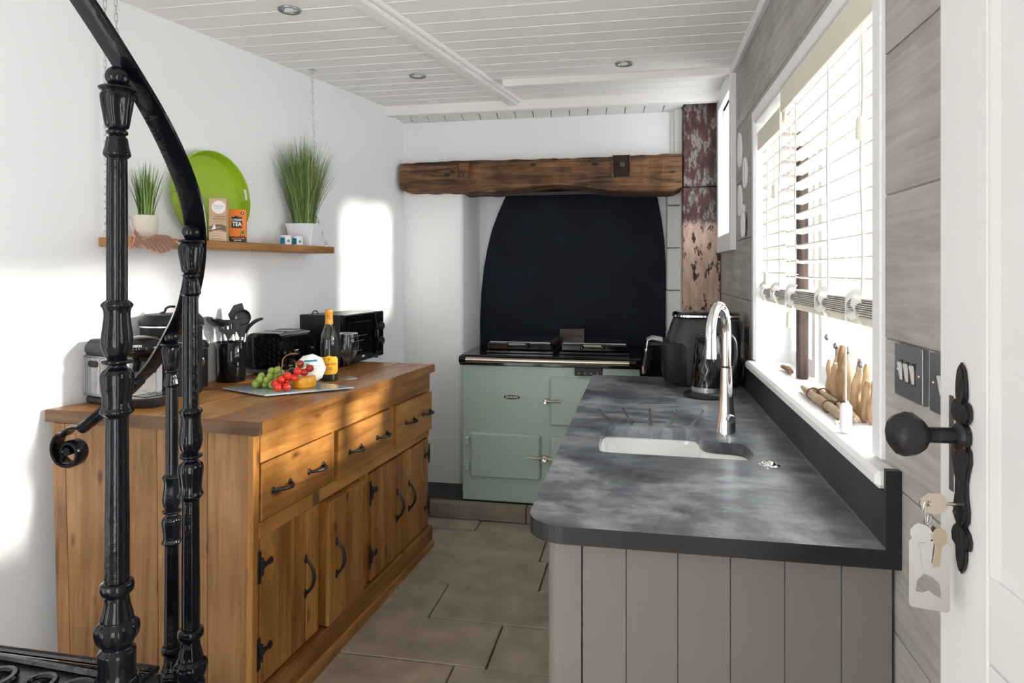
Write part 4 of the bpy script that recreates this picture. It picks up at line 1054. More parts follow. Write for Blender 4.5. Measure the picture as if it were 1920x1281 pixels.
# lime tray
TD = 0.187
t = thing('round_tray', 'lime green round tray standing upright against the wall on shelf', 'tray')
TM_ = frame(wl(0.455, 0.030, ZS + TD + 0.001), WD, WN + Vector((0, 0, 0.10)))
t.matrix_basis = TM_
m = MB(); seg = 48
prof = [(0, 0.0), (TD - 0.013, 0.0), (TD - 0.002, 0.004), (TD, 0.046), (TD - 0.003, 0.048), (TD - 0.0055, 0.045), (TD - 0.015, 0.004), (0, 0.004)]
rings = []
slot = [k for k in range(seg) if min(abs((2 * PI * k / seg) - a0) for a0 in (0.06, 2 * PI + 0.06, PI + 0.06)) < 0.17]
m.lathe(prof[0:3] + [], seg); m2 = None
vs = {}
for r_, z_ in ((TD - 0.002, 0.004), (TD - 0.0008, 0.018), (TD - 0.0004, 0.036), (TD, 0.046), (TD - 0.003, 0.048), (TD - 0.0055, 0.045), (TD - 0.0062, 0.036), (TD - 0.0095, 0.018), (TD - 0.015, 0.004)):
    rings.append([m.bm.verts.new((r_ * math.cos(2 * PI * k / seg), r_ * math.sin(2 * PI * k / seg), z_)) for k in range(seg)])
for i, (a, b) in enumerate(zip(rings, rings[1:])):
    for k in range(seg):
        if k in slot and i in (1, 6): continue
        m.bm.faces.new((a[k], a[(k + 1) % seg], b[(k + 1) % seg], b[k]))
for k in range(seg):
    if k in slot:
        k2 = (k + 1) % seg
        m.bm.faces.new((rings[1][k], rings[1][k2], rings[7][k2], rings[7][k])); m.bm.faces.new((rings[2][k], rings[2][k2], rings[6][k2], rings[6][k]))
m.lathe([(TD - 0.015, 0.004), (0, 0.004)], seg)
bmesh.ops.remove_doubles(m.bm, verts=m.bm.verts[:], dist=0.0004)
m.build('tray_shell', 'lime_plastic', t, smooth=True)
# biscuit box and tea box: local X to the right in the photograph, -Y to the viewer
def facing(s, off, rz=0.0): return wl(s, off, ZS + 0.0005)
BZ = math.atan2(RT.y, RT.x)
t = thing('biscuit_box', 'tall brown card biscuit box with white round label on the shelf', 'box', facing(0.402, 0.140), BZ - 0.10)
W_, D_, H_ = 0.066, 0.052, 0.174
MB().span((-W_ / 2, 0, 0), (W_ / 2, D_, H_), 0.0015).build('carton', 'kraft', t)
MB().span((-W_ / 2 + 0.004, 0.004, H_), (W_ / 2 - 0.004, D_ - 0.010, H_ + 0.0012)).build('flap', 'kraft_dark', t)
FR = lambda x, z, y=-0.0004: frame((x, y, z), (1, 0, 0), (0, -1, 0))
m = MB(); m.lathe([(0, 0), (0.026, 0), (0.026, 0.0008), (0, 0.0008)], 28, FR(0.004, 0.137), lambda a, z: 1 + 0.012 * math.cos(16 * a)); lb = m.build('round_label', 'label_white', t)
text('Furniss', 0.0135, 'label_grey', lb, FR(0.004, 0.141, -0.0014))
text('OF CORNWALL', 0.0045, 'label_grey', lb, FR(0.004, 0.131, -0.0014))
text('CORNISH', 0.0095, 'kraft_dark', t, FR(0.010, 0.099, -0.0006)); text('SHORTBREAD', 0.0082, 'kraft_dark', t, FR(0.008, 0.089, -0.0006)); text('all butter biscuits', 0.005, 'kraft_dark', t, FR(0.006, 0.080, -0.0006))
m = MB(); m.prism([(-0.0325, 0.036), (-0.015, 0.043), (0.005, 0.046), (0.02, 0.042), (0.0325, 0.036), (0.0325, 0.060), (0.018, 0.067), (0.002, 0.068), (-0.015, 0.065), (-0.0325, 0.058)], 0, 0.0006, FR(0, 0)); pc = m.build('picture_band', 'kraft_dark', t)
m = MB(); m.prism([(-0.022, 0.046), (-0.006, 0.049), (-0.009, 0.064), (-0.013, 0.066), (-0.017, 0.060)], 0, 0.0010, FR(0, 0)); m.build('picture_cottage', 'label_white', pc)
m = MB(); m.prism([(-0.0325, 0.050), (0.0, 0.058), (0.012, 0.060), (0.010, 0.054), (-0.0325, 0.044)], 0, 0.0008, FR(0, 0)); m.build('picture_field', 'grass_straw', pc)
for k, zz in enumerate((0.010, 0.020, 0.029)):
    m = MB(); m.prism([(-0.0325, zz), (-0.01, zz + 0.005), (0.01, zz + 0.004), (0.0325, zz - 0.002), (0.0325, zz + 0.002), (0.01, zz + 0.008), (-0.01, zz + 0.009), (-0.0325, zz + 0.004)], 0, 0.0006, FR(0, 0)); m.build('wave_print', 'kraft_light', t)
for k in range(8): MB().span((-W_ / 2 - 0.0005, 0.012, 0.115 + 0.004 * k), (-W_ / 2, 0.042, 0.1162 + 0.004 * k)).build('print_line', 'kraft_dark', t)
t = thing('tea_box', 'orange tea box with black square panel right of biscuit box', 'box', facing(0.497, 0.150), BZ - 0.02)
MB().span((-0.033, 0, 0), (0.033, 0.045, 0.136), 0.001).build('carton', 'tea_orange', t)
MB().span((-0.033, -0.0004, 0.0), (0.033, 0.001, 0.021)).build('base_print', 'print_black', t)
m = MB(); m.prism([(-0.024, 0.058), (0.018, 0.058), (0.017, 0.104), (0.004, 0.104), (-0.002, 0.108), (-0.010, 0.109), (-0.014, 0.104), (-0.024, 0.104)], 0, 0.0006, FR(0, 0)); pn = m.build('name_panel', 'print_black', t)
text('CORNISH', 0.0105, 'label_white', pn, FR(-0.003, 0.092, -0.0012), bold=0.0003, sx=0.9); text('TEA', 0.025, 'label_white', pn, FR(-0.003, 0.074, -0.0012), bold=0.0007, sx=0.82)
m = MB(); m.lathe([(0, 0), (0.0065, 0), (0.0065, 0.0005), (0, 0.0005)], 12, FR(0.018, 0.120)); sl_ = m.build('seal', 'print_black', t)
m = MB(); m.lathe([(0, 0), (0.0028, 0), (0.0028, 0.001), (0, 0.001)], 10, FR(0.018, 0.120)); m.build('seal_centre', 'label_white', sl_)
for k in range(4):
    m = MB(); m.prism([(0.010 + 0.004 * k, 0.032), (0.013 + 0.004 * k, 0.032), (0.015 + 0.004 * k, 0.047 + 0.003 * (k % 2)), (0.012 + 0.003 * k, 0.045)], 0, 0.0005, FR(0, 0)); m.build('leaf_print', 'print_green', t)
text('SMUGGLERS BREW', 0.0060, 'tea_orange', t, FR(0.002, 0.0145, -0.001), bold=0.0002); text('BEST EVER', 0.0060, 'label_white', t, FR(0.000, 0.007, -0.001), bold=0.0002)
RK = random.Random(4)
for k in range(9): MB().span((-0.032 + 0.007 * k, -0.0004, 0.021), (-0.028 + 0.007 * k, 0.001, 0.021 + RK.uniform(0.002, 0.008))).build('harbour_print', 'print_black', t)
# small tubs
for i, (s_, lab) in enumerate(((0.800, 'small white and teal tub on the shelf nearer the tea box'), (0.876, 'small white and teal tub on the shelf against the square pot'))):
    t = thing('small_tub', lab, 'tub', wl(s_, 0.132, ZS + 0.0005), 0, 'small tubs beside the tall grass')
    lathe_obj([(0, 0), (0.024, 0), (0.025, 0.003), (0.0255, 0.034), (0.024, 0.035), (0, 0.035)], 'tub_body', 'label_white', t, 28)
    lathe_obj([(0.0262, 0.034), (0.0265, 0.036), (0.0262, 0.042), (0.024, 0.043), (0, 0.043)], 'lid', 'pot_white', t, 28)
    a0 = math.atan2(VW.y, VW.x)
    wrap('teal_panel', 'print_teal', t, 0.0258, 0.003, 0.032, a0 - 1.15, a0 - 0.15)
    m = MB(); n_ = Vector((math.cos(a0 + 0.45), math.sin(a0 + 0.45), 0)); m.lathe([(0, 0), (0.0065, 0), (0.0065, 0.0006), (0, 0.0006)], 12, frame(n_ * 0.0254 + Vector((0, 0, 0.017)), (-n_.y, n_.x, 0), n_)); m.build('roundel', 'print_teal', t)
# tall grass in square pot
p = wl(0.975, 0.090, ZS + 0.0005)
t = thing('potted_grass', 'tall bushy artificial grass in tapered white square pot on shelf', 'plant', p, math.atan2(WN.y, WN.x) + 0.30)
m = MB()
for (ra, rb, za, zb) in ((0.050, 0.070, 0.0, 0.106),):
    lo = [(-ra, -ra), (ra, -ra), (ra, ra), (-ra, ra)]; hi = [(-rb, -rb), (rb, -rb), (rb, rb), (-rb, rb)]; inn = [(-rb + .004, -rb + .004), (rb - .004, -rb + .004), (rb - .004, rb - .004), (-rb + .004, rb - .004)]
    A = [m.bm.verts.new((*q, za)) for q in lo]; B = [m.bm.verts.new((*q, zb)) for q in hi]; Cc = [m.bm.verts.new((*q, zb)) for q in inn]; Dd = [m.bm.verts.new((q[0] * .93, q[1] * .93, zb - 0.012)) for q in inn]
    m.bm.faces.new(A[::-1]); m.bm.faces.new(Dd)
    for u_, w_ in ((A, B), (B, Cc), (Cc, Dd)):
        for k in range(4): m.bm.faces.new((u_[k], u_[(k + 1) % 4], w_[(k + 1) % 4], w_[k]))
bmesh.ops.bevel(m.bm, geom=[e for e in m.bm.edges if abs(e.verts[0].co.z - e.verts[1].co.z) > 0.05], offset=0.008, segments=3, affect='EDGES')
m.build('pot', 'pot_white', t, smooth=True)
grass(t, 0.050, 0.50, 900, 0.135, 21, 0.092, ['grass_dark', 'grass_mid', 'grass_mid', 'grass_light', 'grass_straw'], 0.8, 0.0015)
# woven fish hanging from the front chain
t = thing('fish_ornament', 'coppery woven fish ornament hanging at the front of the shelf', 'ornament')
FL = 0.335
FM = frame(wl(0.030, 0.186, 0), WD, WN); FM.translation = wl(-0.03, 0.186, ZS - 0.024); t.matrix_basis = FM @ Matrix.Diagonal((0.53, 0.74, 1, 1))
fp = [(0.0, -0.032), (0.06, -0.020), (0.105, -0.012), (0.15, -0.026), (0.20, -0.040), (0.26, -0.044), (0.31, -0.036), (0.345, -0.018), (0.358, 0.004), (0.35, 0.028), (0.32, 0.043), (0.27, 0.050), (0.21, 0.046), (0.16, 0.034), (0.12, 0.024), (0.095, 0.040), (0.05, 0.075), (0.052, 0.045), (0.058, 0.022), (0.048, 0.0)]
m = MB(); m.prism(fp, -0.004, 0.004, None, 0.002); fb = m.build('fish_body', 'copper_fish', t)
def inside(px, py):
    c_ = False; j = len(fp) - 1
    for i in range(len(fp)):
        (xi, yi), (xj, yj) = fp[i], fp[j]
        if (yi > py) != (yj > py) and px < (xj - xi) * (py - yi) / (yj - yi) + xi: c_ = not c_
        j = i
    return c_
m = MB()
for k in range(38):
    x0 = 0.0 + 0.0105 * k; run = []
    for q in range(15):
        yy = -0.05 + 0.0085 * q; xx = x0 + 0.45 * yy + 0.003 * math.sin(2.6 * q + 1.7 * k)
        if inside(xx, yy): run.append((xx, yy, 0.0042))
        else:
            if len(run) > 2: m.tube(run, 0.0019, 4)
            run = []
    if len(run) > 2: m.tube(run, 0.0019, 4)
w_ = m.build('weave', 'copper_line', fb); w_['kind'] = 'stuff'
m = MB(); m.tube([(0.052, 0.070, 0), (0.058, 0.090, -0.012), (0.062, 0.078, -0.034)], 0.0014, 5); m.build('wire', 'steel', t)
# twig from behind the shelf front

# ================================================================== RANGE COOKER
t = thing('range_cooker', 'sage green enamel range cooker with black top in the fireplace', 'cooker', (-1.005, 3.717, 0.0832))
Wd, Hh = 1.005, 0.80
MB().span((0.0, 0.0, 0.0), (Wd, 0.60, Hh), 0.006).build('body', 'sage_enamel', t)
m = MB(); m.span((-0.012, -0.012, Hh), (Wd + 0.012, 0.61, Hh + 0.036), 0.008); m.build('top_plate', 'black_enamel', t)
rl = MB(); rl.tube([(0.03, -0.052, Hh + 0.014), (Wd - 0.055, -0.052, Hh + 0.014)], 0.015, 14); ro = rl.build('towel_rail', 'warm_steel', t, smooth=True)
for x in (0.0, Wd - 0.055):
    m = MB(); m.tube([(x - 0.002, -0.052, Hh + 0.014), (x + 0.034, -0.052, Hh + 0.014)], 0.021, 12); m.span((x + 0.002, -0.050, Hh - 0.004), (x + 0.03, 0.0, Hh + 0.03), 0.004); m.build('rail_bracket', 'black_enamel', ro, smooth=True)
MB().span((-0.014, -0.02, Hh - 0.022), (Wd + 0.012, 0.01, Hh + 0.002), 0.004).build('front_lip', 'black_enamel', t)
def rdoor(x0, x1, z0, z1, side, latch=True):
    d = MB().span((x0, -0.026, z0), (x1, 0.002, z1), 0.010).build('oven_door', 'sage_enamel', t)
    if latch:
        sg = 1 if side == 'right' else -1; X = x1 if side == 'right' else x0; zz = z0 + (z1 - z0) * 0.5
        m = MB(); m.box((X + sg * 0.020, -0.020, zz), (0.022, 0.026, 0.030), None, 0.004); m.box((X - sg * 0.018, -0.034, zz + 0.004), (0.060, 0.010, 0.011), None, 0.003); m.tube([(X + sg * 0.02, -0.03, zz - 0.004), (X + sg * 0.02, -0.055, zz - 0.002)], 0.007, 8)
        m.tube(spline([(X + sg * 0.0, -0.046, zz + 0.003), (X - sg * 0.035, -0.052, zz + 0.006), (X - sg * 0.075, -0.060, zz + 0.010)], 4), [0.006] * 5 + [0.005, 0.005, 0.004, 0.004], 8)
        m.build('latch', 'warm_steel', d, smooth=True)
        for q in (0.2, 0.8):
            zz = z0 + (z1 - z0) * q; X2 = x0 if side == 'right' else x1
            MB().box((X2 - sg * 0.020, -0.012, zz), (0.028, 0.026, 0.042), None, 0.003).build('hinge', 'sage_enamel', d)
    return d
rdoor(0.052, 0.458, 0.140, 0.395, 'right')
rdoor(0.508, 0.930, 0.450, 0.722, 'left')
rdoor(0.508, 0.930, 0.140, 0.388, 'left')
cpn = MB().span((0.648, -0.020, Hh - 0.066), (0.800, 0.004, Hh - 0.020), 0.003).build('control_panel', 'black_enamel', t)
for k in range(4):
    m = MB(); m.lathe([(0, 0), (0.006, 0), (0.005, 0.004), (0, 0.004)], 12, frame((0.672 + 0.034 * k, -0.020, Hh - 0.052), (1, 0, 0), (0, -1, 0))); m.build('button', 'label_grey', cpn)
BM_ = frame((0.291, -0.0015, 0.600), (1, 0, 0), (0, -1, 0))
m = MB(); m.lathe([(0, 0), (1, 0), (1, 0.0025), (0, 0.0025)], 28, BM_ @ Matrix.Diagonal((0.049, 0.0135, 1, 1))); bd = m.build('badge', 'badge_gold', t)
m = MB(); m.lathe([(0, 0.0024), (1, 0.0024), (1, 0.0034), (0, 0.0034)], 28, BM_ @ Matrix.Diagonal((0.047, 0.0115, 1, 1))); m.build('badge_field', 'print_black', bd)
text('RAYBURN', 0.0150, 'label_white', bd, BM_ @ Matrix.Translation((0, 0, 0.0040)), bold=0.0003)
for x0 in (0.125, 0.555):
    lid = MB().span((x0, 0.10, Hh + 0.052), (x0 + 0.385, 0.48, Hh + 0.098), 0.010).build('hob_lid', 'black_enamel', t)
    MB().span((x0 - 0.006, 0.095, Hh + 0.036), (x0 + 0.391, 0.485, Hh + 0.052), 0.004).build('hob_ring', 'black_enamel', lid)
    MB().span((x0 + 0.012, 0.105, Hh + 0.097), (x0 + 0.373, 0.47, Hh + 0.103), 0.003).build('lid_cap', 'chrome', lid)
    m = MB()
    for q in (0.125, 0.245): m.box((x0 + q, 0.082, Hh + 0.084), (0.018, 0.05, 0.030), None, 0.005)
    m.build('handle_bracket', 'black_enamel', lid)
    m = MB(); pts = []
    nT = 16
    for k in range(nT * 8 + 1):
        a = 2 * PI * k / 8; pts.append((x0 + 0.135 + 0.10 * k / (nT * 8), 0.066 + 0.012 * math.cos(a), Hh + 0.090 + 0.012 * math.sin(a)))
    m.tube(pts, 0.0024, 5); m.build('coil_handle', 'chrome', lid, smooth=True)
m = MB(); m.span((0.50, 0.515, Hh + 0.036), (0.66, 0.60, Hh + 0.150), 0.004); m.build('flue_box', 'flue_brown', t)

# ================================================================== SINK UNIT ON THE RIGHT
ZT = 0.91
u = thing('base_unit', 'taupe tongue and groove base cupboard below the dark worktop', 'cabinet')
# side facing the aisle and the boarded end facing the camera
m = MB(); m.span((-0.172, 1.318, 0.0), (0.445, 3.14, 0.60)); m.span((-0.172, 1.318, 0.601), (-0.150, 3.14, ZT - 0.036)); m.span((-0.149, 1.318, 0.601), (0.445, 1.338, ZT - 0.036)); m.span((-0.149, 3.12, 0.601), (0.445, 3.14, ZT - 0.036))
m.build('carcase', 'taupe_paint', u)
MB().span((-0.150, 1.325, -0.0), (0.44, 3.12, 0.10)).build('kickboard', 'taupe_paint', u)
xs = [-0.110, -0.026, 0.0705, 0.166, 0.262, 0.359, 0.444]
m = MB(); pts = [(-0.1125, 1.300), (-0.150, 1.300)] + [(-0.150 - 0.030 * math.sin(k * PI / 12), 1.330 - 0.030 * math.cos(k * PI / 12)) for k in range(1, 7)] + [(-0.180, 1.42), (-0.165, 1.42), (-0.165, 1.325), (-0.1125, 1.322)]
m.prism(pts, 0.0, ZT - 0.036); m.build('end_plank', 'taupe_paint', u, smooth=True)
for a, b in zip(xs, xs[1:]):
    MB().prism([(a + 0.0004, 1.3015), (a + 0.0012, 1.300), (b - 0.0012, 1.300), (b - 0.0004, 1.3015), (b - 0.0008, 1.322), (a + 0.0008, 1.322)], 0.0, ZT - 0.036).build('end_plank', 'taupe_paint', u)
for a, b in ((1.425, 2.02), (2.024, 2.62), (2.624, 3.13)):
    d = MB().span((-0.186, a, 0.10), (-0.172, b, ZT - 0.045), 0.002).build('door', 'taupe_paint', u)
    m = MB(); m.tube([(-0.188, b - 0.06, 0.62), (-0.205, b - 0.06, 0.625), (-0.205, b - 0.06, 0.735), (-0.188, b - 0.06, 0.74)], 0.005, 8); m.build('handle', 'forged_iron', d, smooth=True)
# worktop with sink cut-out and drainer grooves
outer = [(0.449, 3.155), (-0.220, 3.155)]
rc = 0.075
outer += [(-0.220 + rc - rc * math.cos(k * PI / 16), 1.272 + rc - rc * math.sin(k * PI / 16)) for k in range(9)]
outer += [(0.449, 1.272)]
hole = spline([(-0.100, 2.128), (0.03, 2.128), (0.150, 2.118), (0.170, 2.085), (0.174, 2.035), (0.186, 2.000), (0.215, 1.985), (0.270, 1.975), (0.292, 1.945), (0.298, 1.870), (0.284, 1.822), (0.255, 1.808), (0.05, 1.812), (-0.085, 1.818), (-0.110, 1.845), (-0.114, 1.95), (-0.113, 2.09), (-0.100, 2.128)], 4)[:-1]
hole = [(p.x, p.y) for p in [Vector((q[0], q[1], 0)) for q in hole]]
GRV = [(-0.148, 2.398, -0.090, 2.150), (-0.060, 2.415, -0.028, 2.155), (0.034, 2.424, 0.031, 2.156), (0.126, 2.423, 0.088, 2.146), (0.217, 2.422, 0.150, 2.140)]
holes = [hole] + [capsule(*g_, 0.0035, 0.0075) for g_ in GRV]
wt = fill_with_holes(outer, holes, ZT - 0.034, ZT).build('worktop', 'worktop_slate')
tag(wt, 'dark grey slate effect worktop with cut drainer grooves over taupe cupboard', 'worktop')
wt.data.materials.append(MATS['worktop_edge'])
for p_ in wt.data.polygons:
    if abs(p_.normal.z) < 0.5 and not (-0.16 < p_.center.x < 0.31 and 1.78 < p_.center.y < 2.45): p_.material_index = 1
for g_ in GRV:
    m = MB(); m.prism(capsule(*g_, 0.0045, 0.0085), ZT - 0.008, ZT - 0.0055); m.build('drainer_groove', 'groove_grey', wt)
m = MB()
m.sweep([(p[0], p[1], ZT - 0.017) for p in outer[1:]], [(-0.001, -0.0172), (0.0012, -0.015), (0.0022, 0.0), (0.0012, 0.0145), (-0.001, 0.0168)], lambda i: (0, 0, 1)) if False else None
m.bm.free()
MB().span((0.425, 1.275, ZT + 0.0005), (0.4485, 3.15, ZT + 0.098), 0.0015).build('upstand', 'upstand_slate', wt)
MB().span((0.4235, 1.272, ZT + 0.0005), (0.4495, 1.2755, ZT + 0.139), 0.0).build('upstand_end', 'worktop_edge', wt)
MB().span((0.4255, 1.2755, ZT + 0.098), (0.4485, 1.288, ZT + 0.139), 0.0).build('upstand', 'upstand_slate', wt)
MB().span((0.4225, 1.276, ZT + 0.0002), (0.4252, 3.14, ZT + 0.0018)).build('sealant', 'stripe_a', wt)
# ceramic sink under the cut-out
sk = MB(); cx_, cy_ = 0.09, 1.96
def grow(k, z): return [sk.bm.verts.new((cx_ + (p[0] - cx_) * k, cy_ + (p[1] - cy_) * k, z)) for p in hole]
L0 = grow(1.10, ZT - 0.0345); L1 = grow(1.045, ZT - 0.0345); L2 = grow(1.02, ZT - 0.05); L3 = grow(0.95, ZT - 0.19); L4 = grow(0.85, ZT - 0.208); L5 = grow(0.90, ZT - 0.222); L6 = grow(1.10, ZT - 0.09)
for a, b in ((L0, L1), (L1, L2), (L2, L3), (L3, L4), (L0, L6), (L6, L5)):
    for k in range(len(a)): sk.bm.faces.new((a[k], a[(k + 1) % len(a)], b[(k + 1) % len(a)], b[k]))
sk.bm.faces.new(L4); sk.bm.faces.new(L5[::-1])
sko = sk.build('sink', 'ceramic', None, smooth=True, angle=60); tag(sko, 'white ceramic undermounted sink bowl in the dark worktop', 'sink')
m = MB(); m.lathe([(0, 0), (0.040, 0), (0.042, 0.003), (0.030, 0.004), (0, 0.002)], 24, Matrix.Translation((0.03, 1.97, ZT - 0.2075))); m.build('waste', 'chrome', sko, smooth=True)
# the sink waste knob on the worktop
t = thing('waste_knob', 'round chrome pop-up waste knob set in the worktop', 'knob', (0.320, 1.770, ZT))
lathe_obj([(0, 0.0), (0.026, 0.0), (0.026, 0.002), (0.021, 0.0045), (0.017, 0.003), (0.0165, 0.003)], 'ring', 'chrome', t, 28)
lathe_obj([(0.0, 0.0115), (0.010, 0.0105), (0.0155, 0.006), (0.0165, 0.001)], 'cap', 'chrome', t, 24)
# tap
t = thing('kitchen_tap', 'tall chrome swan neck tap with conical base behind the sink', 'tap', (0.255, 2.092, ZT))
lathe_obj([(0, 0), (0.0300, 0.0), (0.0300, 0.004), (0.0285, 0.010), (0.0225, 0.075), (0.0185, 0.130), (0.0165, 0.180), (0.0160, 0.200), (0, 0.200)], 'tap_body', 'chrome', t, 32)
lathe_obj([(0.0163, 0.199), (0.0168, 0.200), (0.0168, 0.203), (0.0163, 0.204)], 'swivel_ring', 'black_satin', t, 28)
dx, dy = Vector((-0.36, -0.93)).normalized() * 0.17
arc = [(0.0, 0.0, 0.20), (0, 0, 0.27), (0, 0, 0.305)] + [((0.5 - 0.5 * math.cos(k * PI / 10)) * dx, (0.5 - 0.5 * math.cos(k * PI / 10)) * dy, 0.305 + 0.084 * math.sin(k * PI / 10)) for k in range(1, 11)] + [(dx, dy, 0.285)]
m = MB(); m.tube(arc, 0.0140, 16); m.build('swan_neck', 'chrome', t, smooth=True)
m = MB(); m.tube([(dx, dy, 0.30), (dx, dy, 0.245)], [0.0150, 0.0165], 18); m.build('spray_head', 'chrome', t, smooth=True)
hv = Vector((0.35, -0.94, 0)).normalized(); HM = frame((hv.x * 0.020, hv.y * 0.020, 0.050), (-hv.y, hv.x, 0), hv)
m = MB(); m.lathe([(0, 0), (0.0125, 0), (0.0130, 0.012), (0.0105, 0.016), (0.0, 0.0145)], 22, HM); m.build('lever_boss', 'chrome', t, smooth=True)
m = MB(); m.lathe([(0, 0.0142), (0.0095, 0.0152), (0.0095, 0.0158), (0, 0.0158)], 22, HM); m.build('lever_cap', 'steel', t)
# kettle
t = thing('electric_kettle', 'black dimpled electric kettle on its round base by the tap', 'kettle', (0.262, 2.705, ZT + 0.0005))
lathe_obj([(0, 0), (0.088, 0), (0.094, 0.004), (0.094, 0.010), (0.080, 0.018), (0.064, 0.020), (0, 0.020)], 'power_base', 'black_satin', t, 36)
lathe_obj([(0.0, 0.021), (0.0655, 0.021), (0.066, 0.040), (0.0, 0.040)], 'steel_ring', 'steel', t, 36)
KM_ = MB(); prof = []
for k in range(25):
    q = k / 24; prof.append((0.0655 - 0.0165 * q - 0.002 * q * q, 0.040 + 0.188 * q))
KM_.lathe(prof + [(0.046, 0.232), (0, 0.232)], 48, None, lambda a, z: 1 + (0.020 * math.sin(9 * a + (PI if int(z / 0.031) % 2 else 0)) * math.sin(PI * (z % 0.031) / 0.031) if 0.045 < z < 0.225 else 0))
KM_.build('kettle_body', 'black_gloss', t, smooth='all')
lathe_obj([(0.046, 0.230), (0.045, 0.236), (0.030, 0.242), (0, 0.243)], 'lid', 'black_gloss', t, 36)
m = MB(); m.tube(spline([(0.040, 0.012, 0.236), (0.075, 0.024, 0.240), (0.100, 0.030, 0.215), (0.104, 0.032, 0.150), (0.090, 0.028, 0.090), (0.060, 0.018, 0.075)], 5), 0.0105, 10); m.build('handle', 'black_satin', t, smooth=True)
m = MB(); m.prism([(-0.046, -0.020), (-0.066, 0.0), (-0.046, 0.020), (-0.03, 0.0)], 0.200, 0.232, Euler((0, 0, 0.9)).to_matrix().to_4x4(), 0.002); m.build('spout', 'black_gloss', t)
# air fryer
t = thing('air_fryer', 'bulky black air fryer with chrome drawer handle beside the kettle', 'air fryer', (0.0, 0.0, ZT + 0.0008))
def loft(name, mat, parent, secs, ex=4.0, seg=32, bev=None):
    m = MB(); rings = []
    for z, x0, x1, y0, y1 in secs:
        rr = []
        for k in range(seg):
            a = 2 * PI * k / seg; c_, s_ = math.cos(a), math.sin(a)
            rr.append(m.bm.verts.new(((x0 + x1) / 2 + (x1 - x0) / 2 * math.copysign(abs(c_) ** (2 / ex), c_), (y0 + y1) / 2 + (y1 - y0) / 2 * math.copysign(abs(s_) ** (2 / ex), s_), z)))
        rings.append(rr)
    for a, b in zip(rings, rings[1:]):
        for k in range(seg): m.bm.faces.new((a[k], a[(k + 1) % seg], b[(k + 1) % seg], b[k]))
    m.bm.faces.new(rings[0][::-1]); m.bm.faces.new(rings[-1])
    return m.build(name, mat, parent, smooth=True, angle=50)
loft('body', 'dark_grey_plastic', t, [(0.0, 0.145, 0.405, 2.89, 3.10), (0.010, 0.130, 0.412, 2.878, 3.112), (0.03, 0.122, 0.416, 2.872, 3.118), (0.12, 0.112, 0.418, 2.87, 3.12), (0.20, 0.116, 0.418, 2.87, 3.12), (0.25, 0.130, 0.416, 2.874, 3.116), (0.288, 0.146, 0.412, 2.88, 3.11)])
lid_ = loft('top_cap', 'black_gloss', t, [(0.288, 0.144, 0.414, 2.878, 3.112), (0.292, 0.140, 0.417, 2.874, 3.116), (0.303, 0.140, 0.417, 2.874, 3.116), (0.312, 0.150, 0.408, 2.884, 3.106), (0.314, 0.170, 0.39, 2.90, 3.09)])
loft('top_trim', 'chrome', t, [(0.2945, 0.1385, 0.4185, 2.8725, 3.1175), (0.3025, 0.1385, 0.4185, 2.8725, 3.1175)])
bk = loft('basket_drawer', 'black_matt', t, [(0.022, 0.100, 0.20, 2.866, 3.124), (0.04, 0.094, 0.202, 2.8635, 3.1265), (0.17, 0.092, 0.200, 2.8635, 3.1265), (0.186, 0.098, 0.185, 2.868, 3.122)], 5)
for yy in (2.935, 2.965, 2.995, 3.025):
    m = MB(); m.tube([(0.095, yy, 0.188), (0.050, yy, 0.196), (0.034, yy, 0.188), (0.028, yy, 0.14), (0.016, yy, 0.046)], 0.0145, 8, flat=0.55) ; m.build('handle_bar', 'chrome', bk, smooth=True)
m = MB(); m.span((0.035, 2.93, 0.165), (0.10, 3.03, 0.186), 0.005); m.tube([(0.047, 2.98, 0.175), (0.040, 2.98, 0.14), (0.026, 2.98, 0.06)], 0.018, 8); m.build('handle_core', 'black_satin', bk)
m = MB()
for k in range(26): m.span((0.155 + 0.0098 * k, 2.8695, 0.281), (0.160 + 0.0098 * k, 2.8745, 0.287))
tag(m.build('vent_teeth', 'black_satin', t), kind='stuff')
m = MB(); m.tube(spline([(0.40, 3.0, 0.03), (0.418, 2.93, 0.02), (0.412, 2.86, 0.05), (0.425, 2.91, 0.11)], 5), 0.004, 6); m.build('flex', 'black_satin', t, smooth=True)

# sockets, plug and switches on the plank wall
def plate(name, label, cat, y0, y1, z0, z1, group=None):
    o = thing(name, label, cat, (0.450, (y0 + y1) / 2, (z0 + z1) / 2), 0, group)
    h, w = (z1 - z0) / 2, (y1 - y0) / 2
    MB().span((-0.0095, -w, -h), (0.0, w, h), 0.001).build('face_plate', 'brushed_steel', o)
    return o, w, h
for lab, ya, yb in (('double steel wall socket with black insert nearest the window', 2.868, 3.002), ('double steel wall socket behind the kettle and air fryer', 3.125, 3.262)):
    o, w, h = plate('wall_socket', lab, 'socket', ya, yb, 1.078, 1.170, 'steel sockets above the worktop')
    for c_ in (-0.033, 0.033):
        MB().span((-0.0112, c_ - 0.024, -0.030), (-0.0094, c_ + 0.024, 0.026), 0.0005).build('socket_insert', 'black_satin', o)
    for c_ in (-0.01, 0.01): MB().span((-0.0130, c_ - 0.006, 0.014), (-0.0094, c_ + 0.006, 0.030), 0.001).build('rocker', 'black_satin', o)
t = thing('plug', 'black mains plug in the socket behind the kettle', 'plug', (0.4385, 3.230, 1.118))
m = MB(); m.span((-0.035, -0.024, -0.026), (0.0, 0.024, 0.026), 0.006); m.build('plug_body', 'black_satin', t)
m = MB(); m.tube(spline([(-0.020, 0, -0.024), (-0.022, 0.0, -0.06), (-0.020, -0.02, -0.13), (-0.028, -0.06, -0.165), (-0.03, -0.10, -0.202)], 5), 0.0038, 7); m.build('flex', 'black_satin', t, smooth=True)
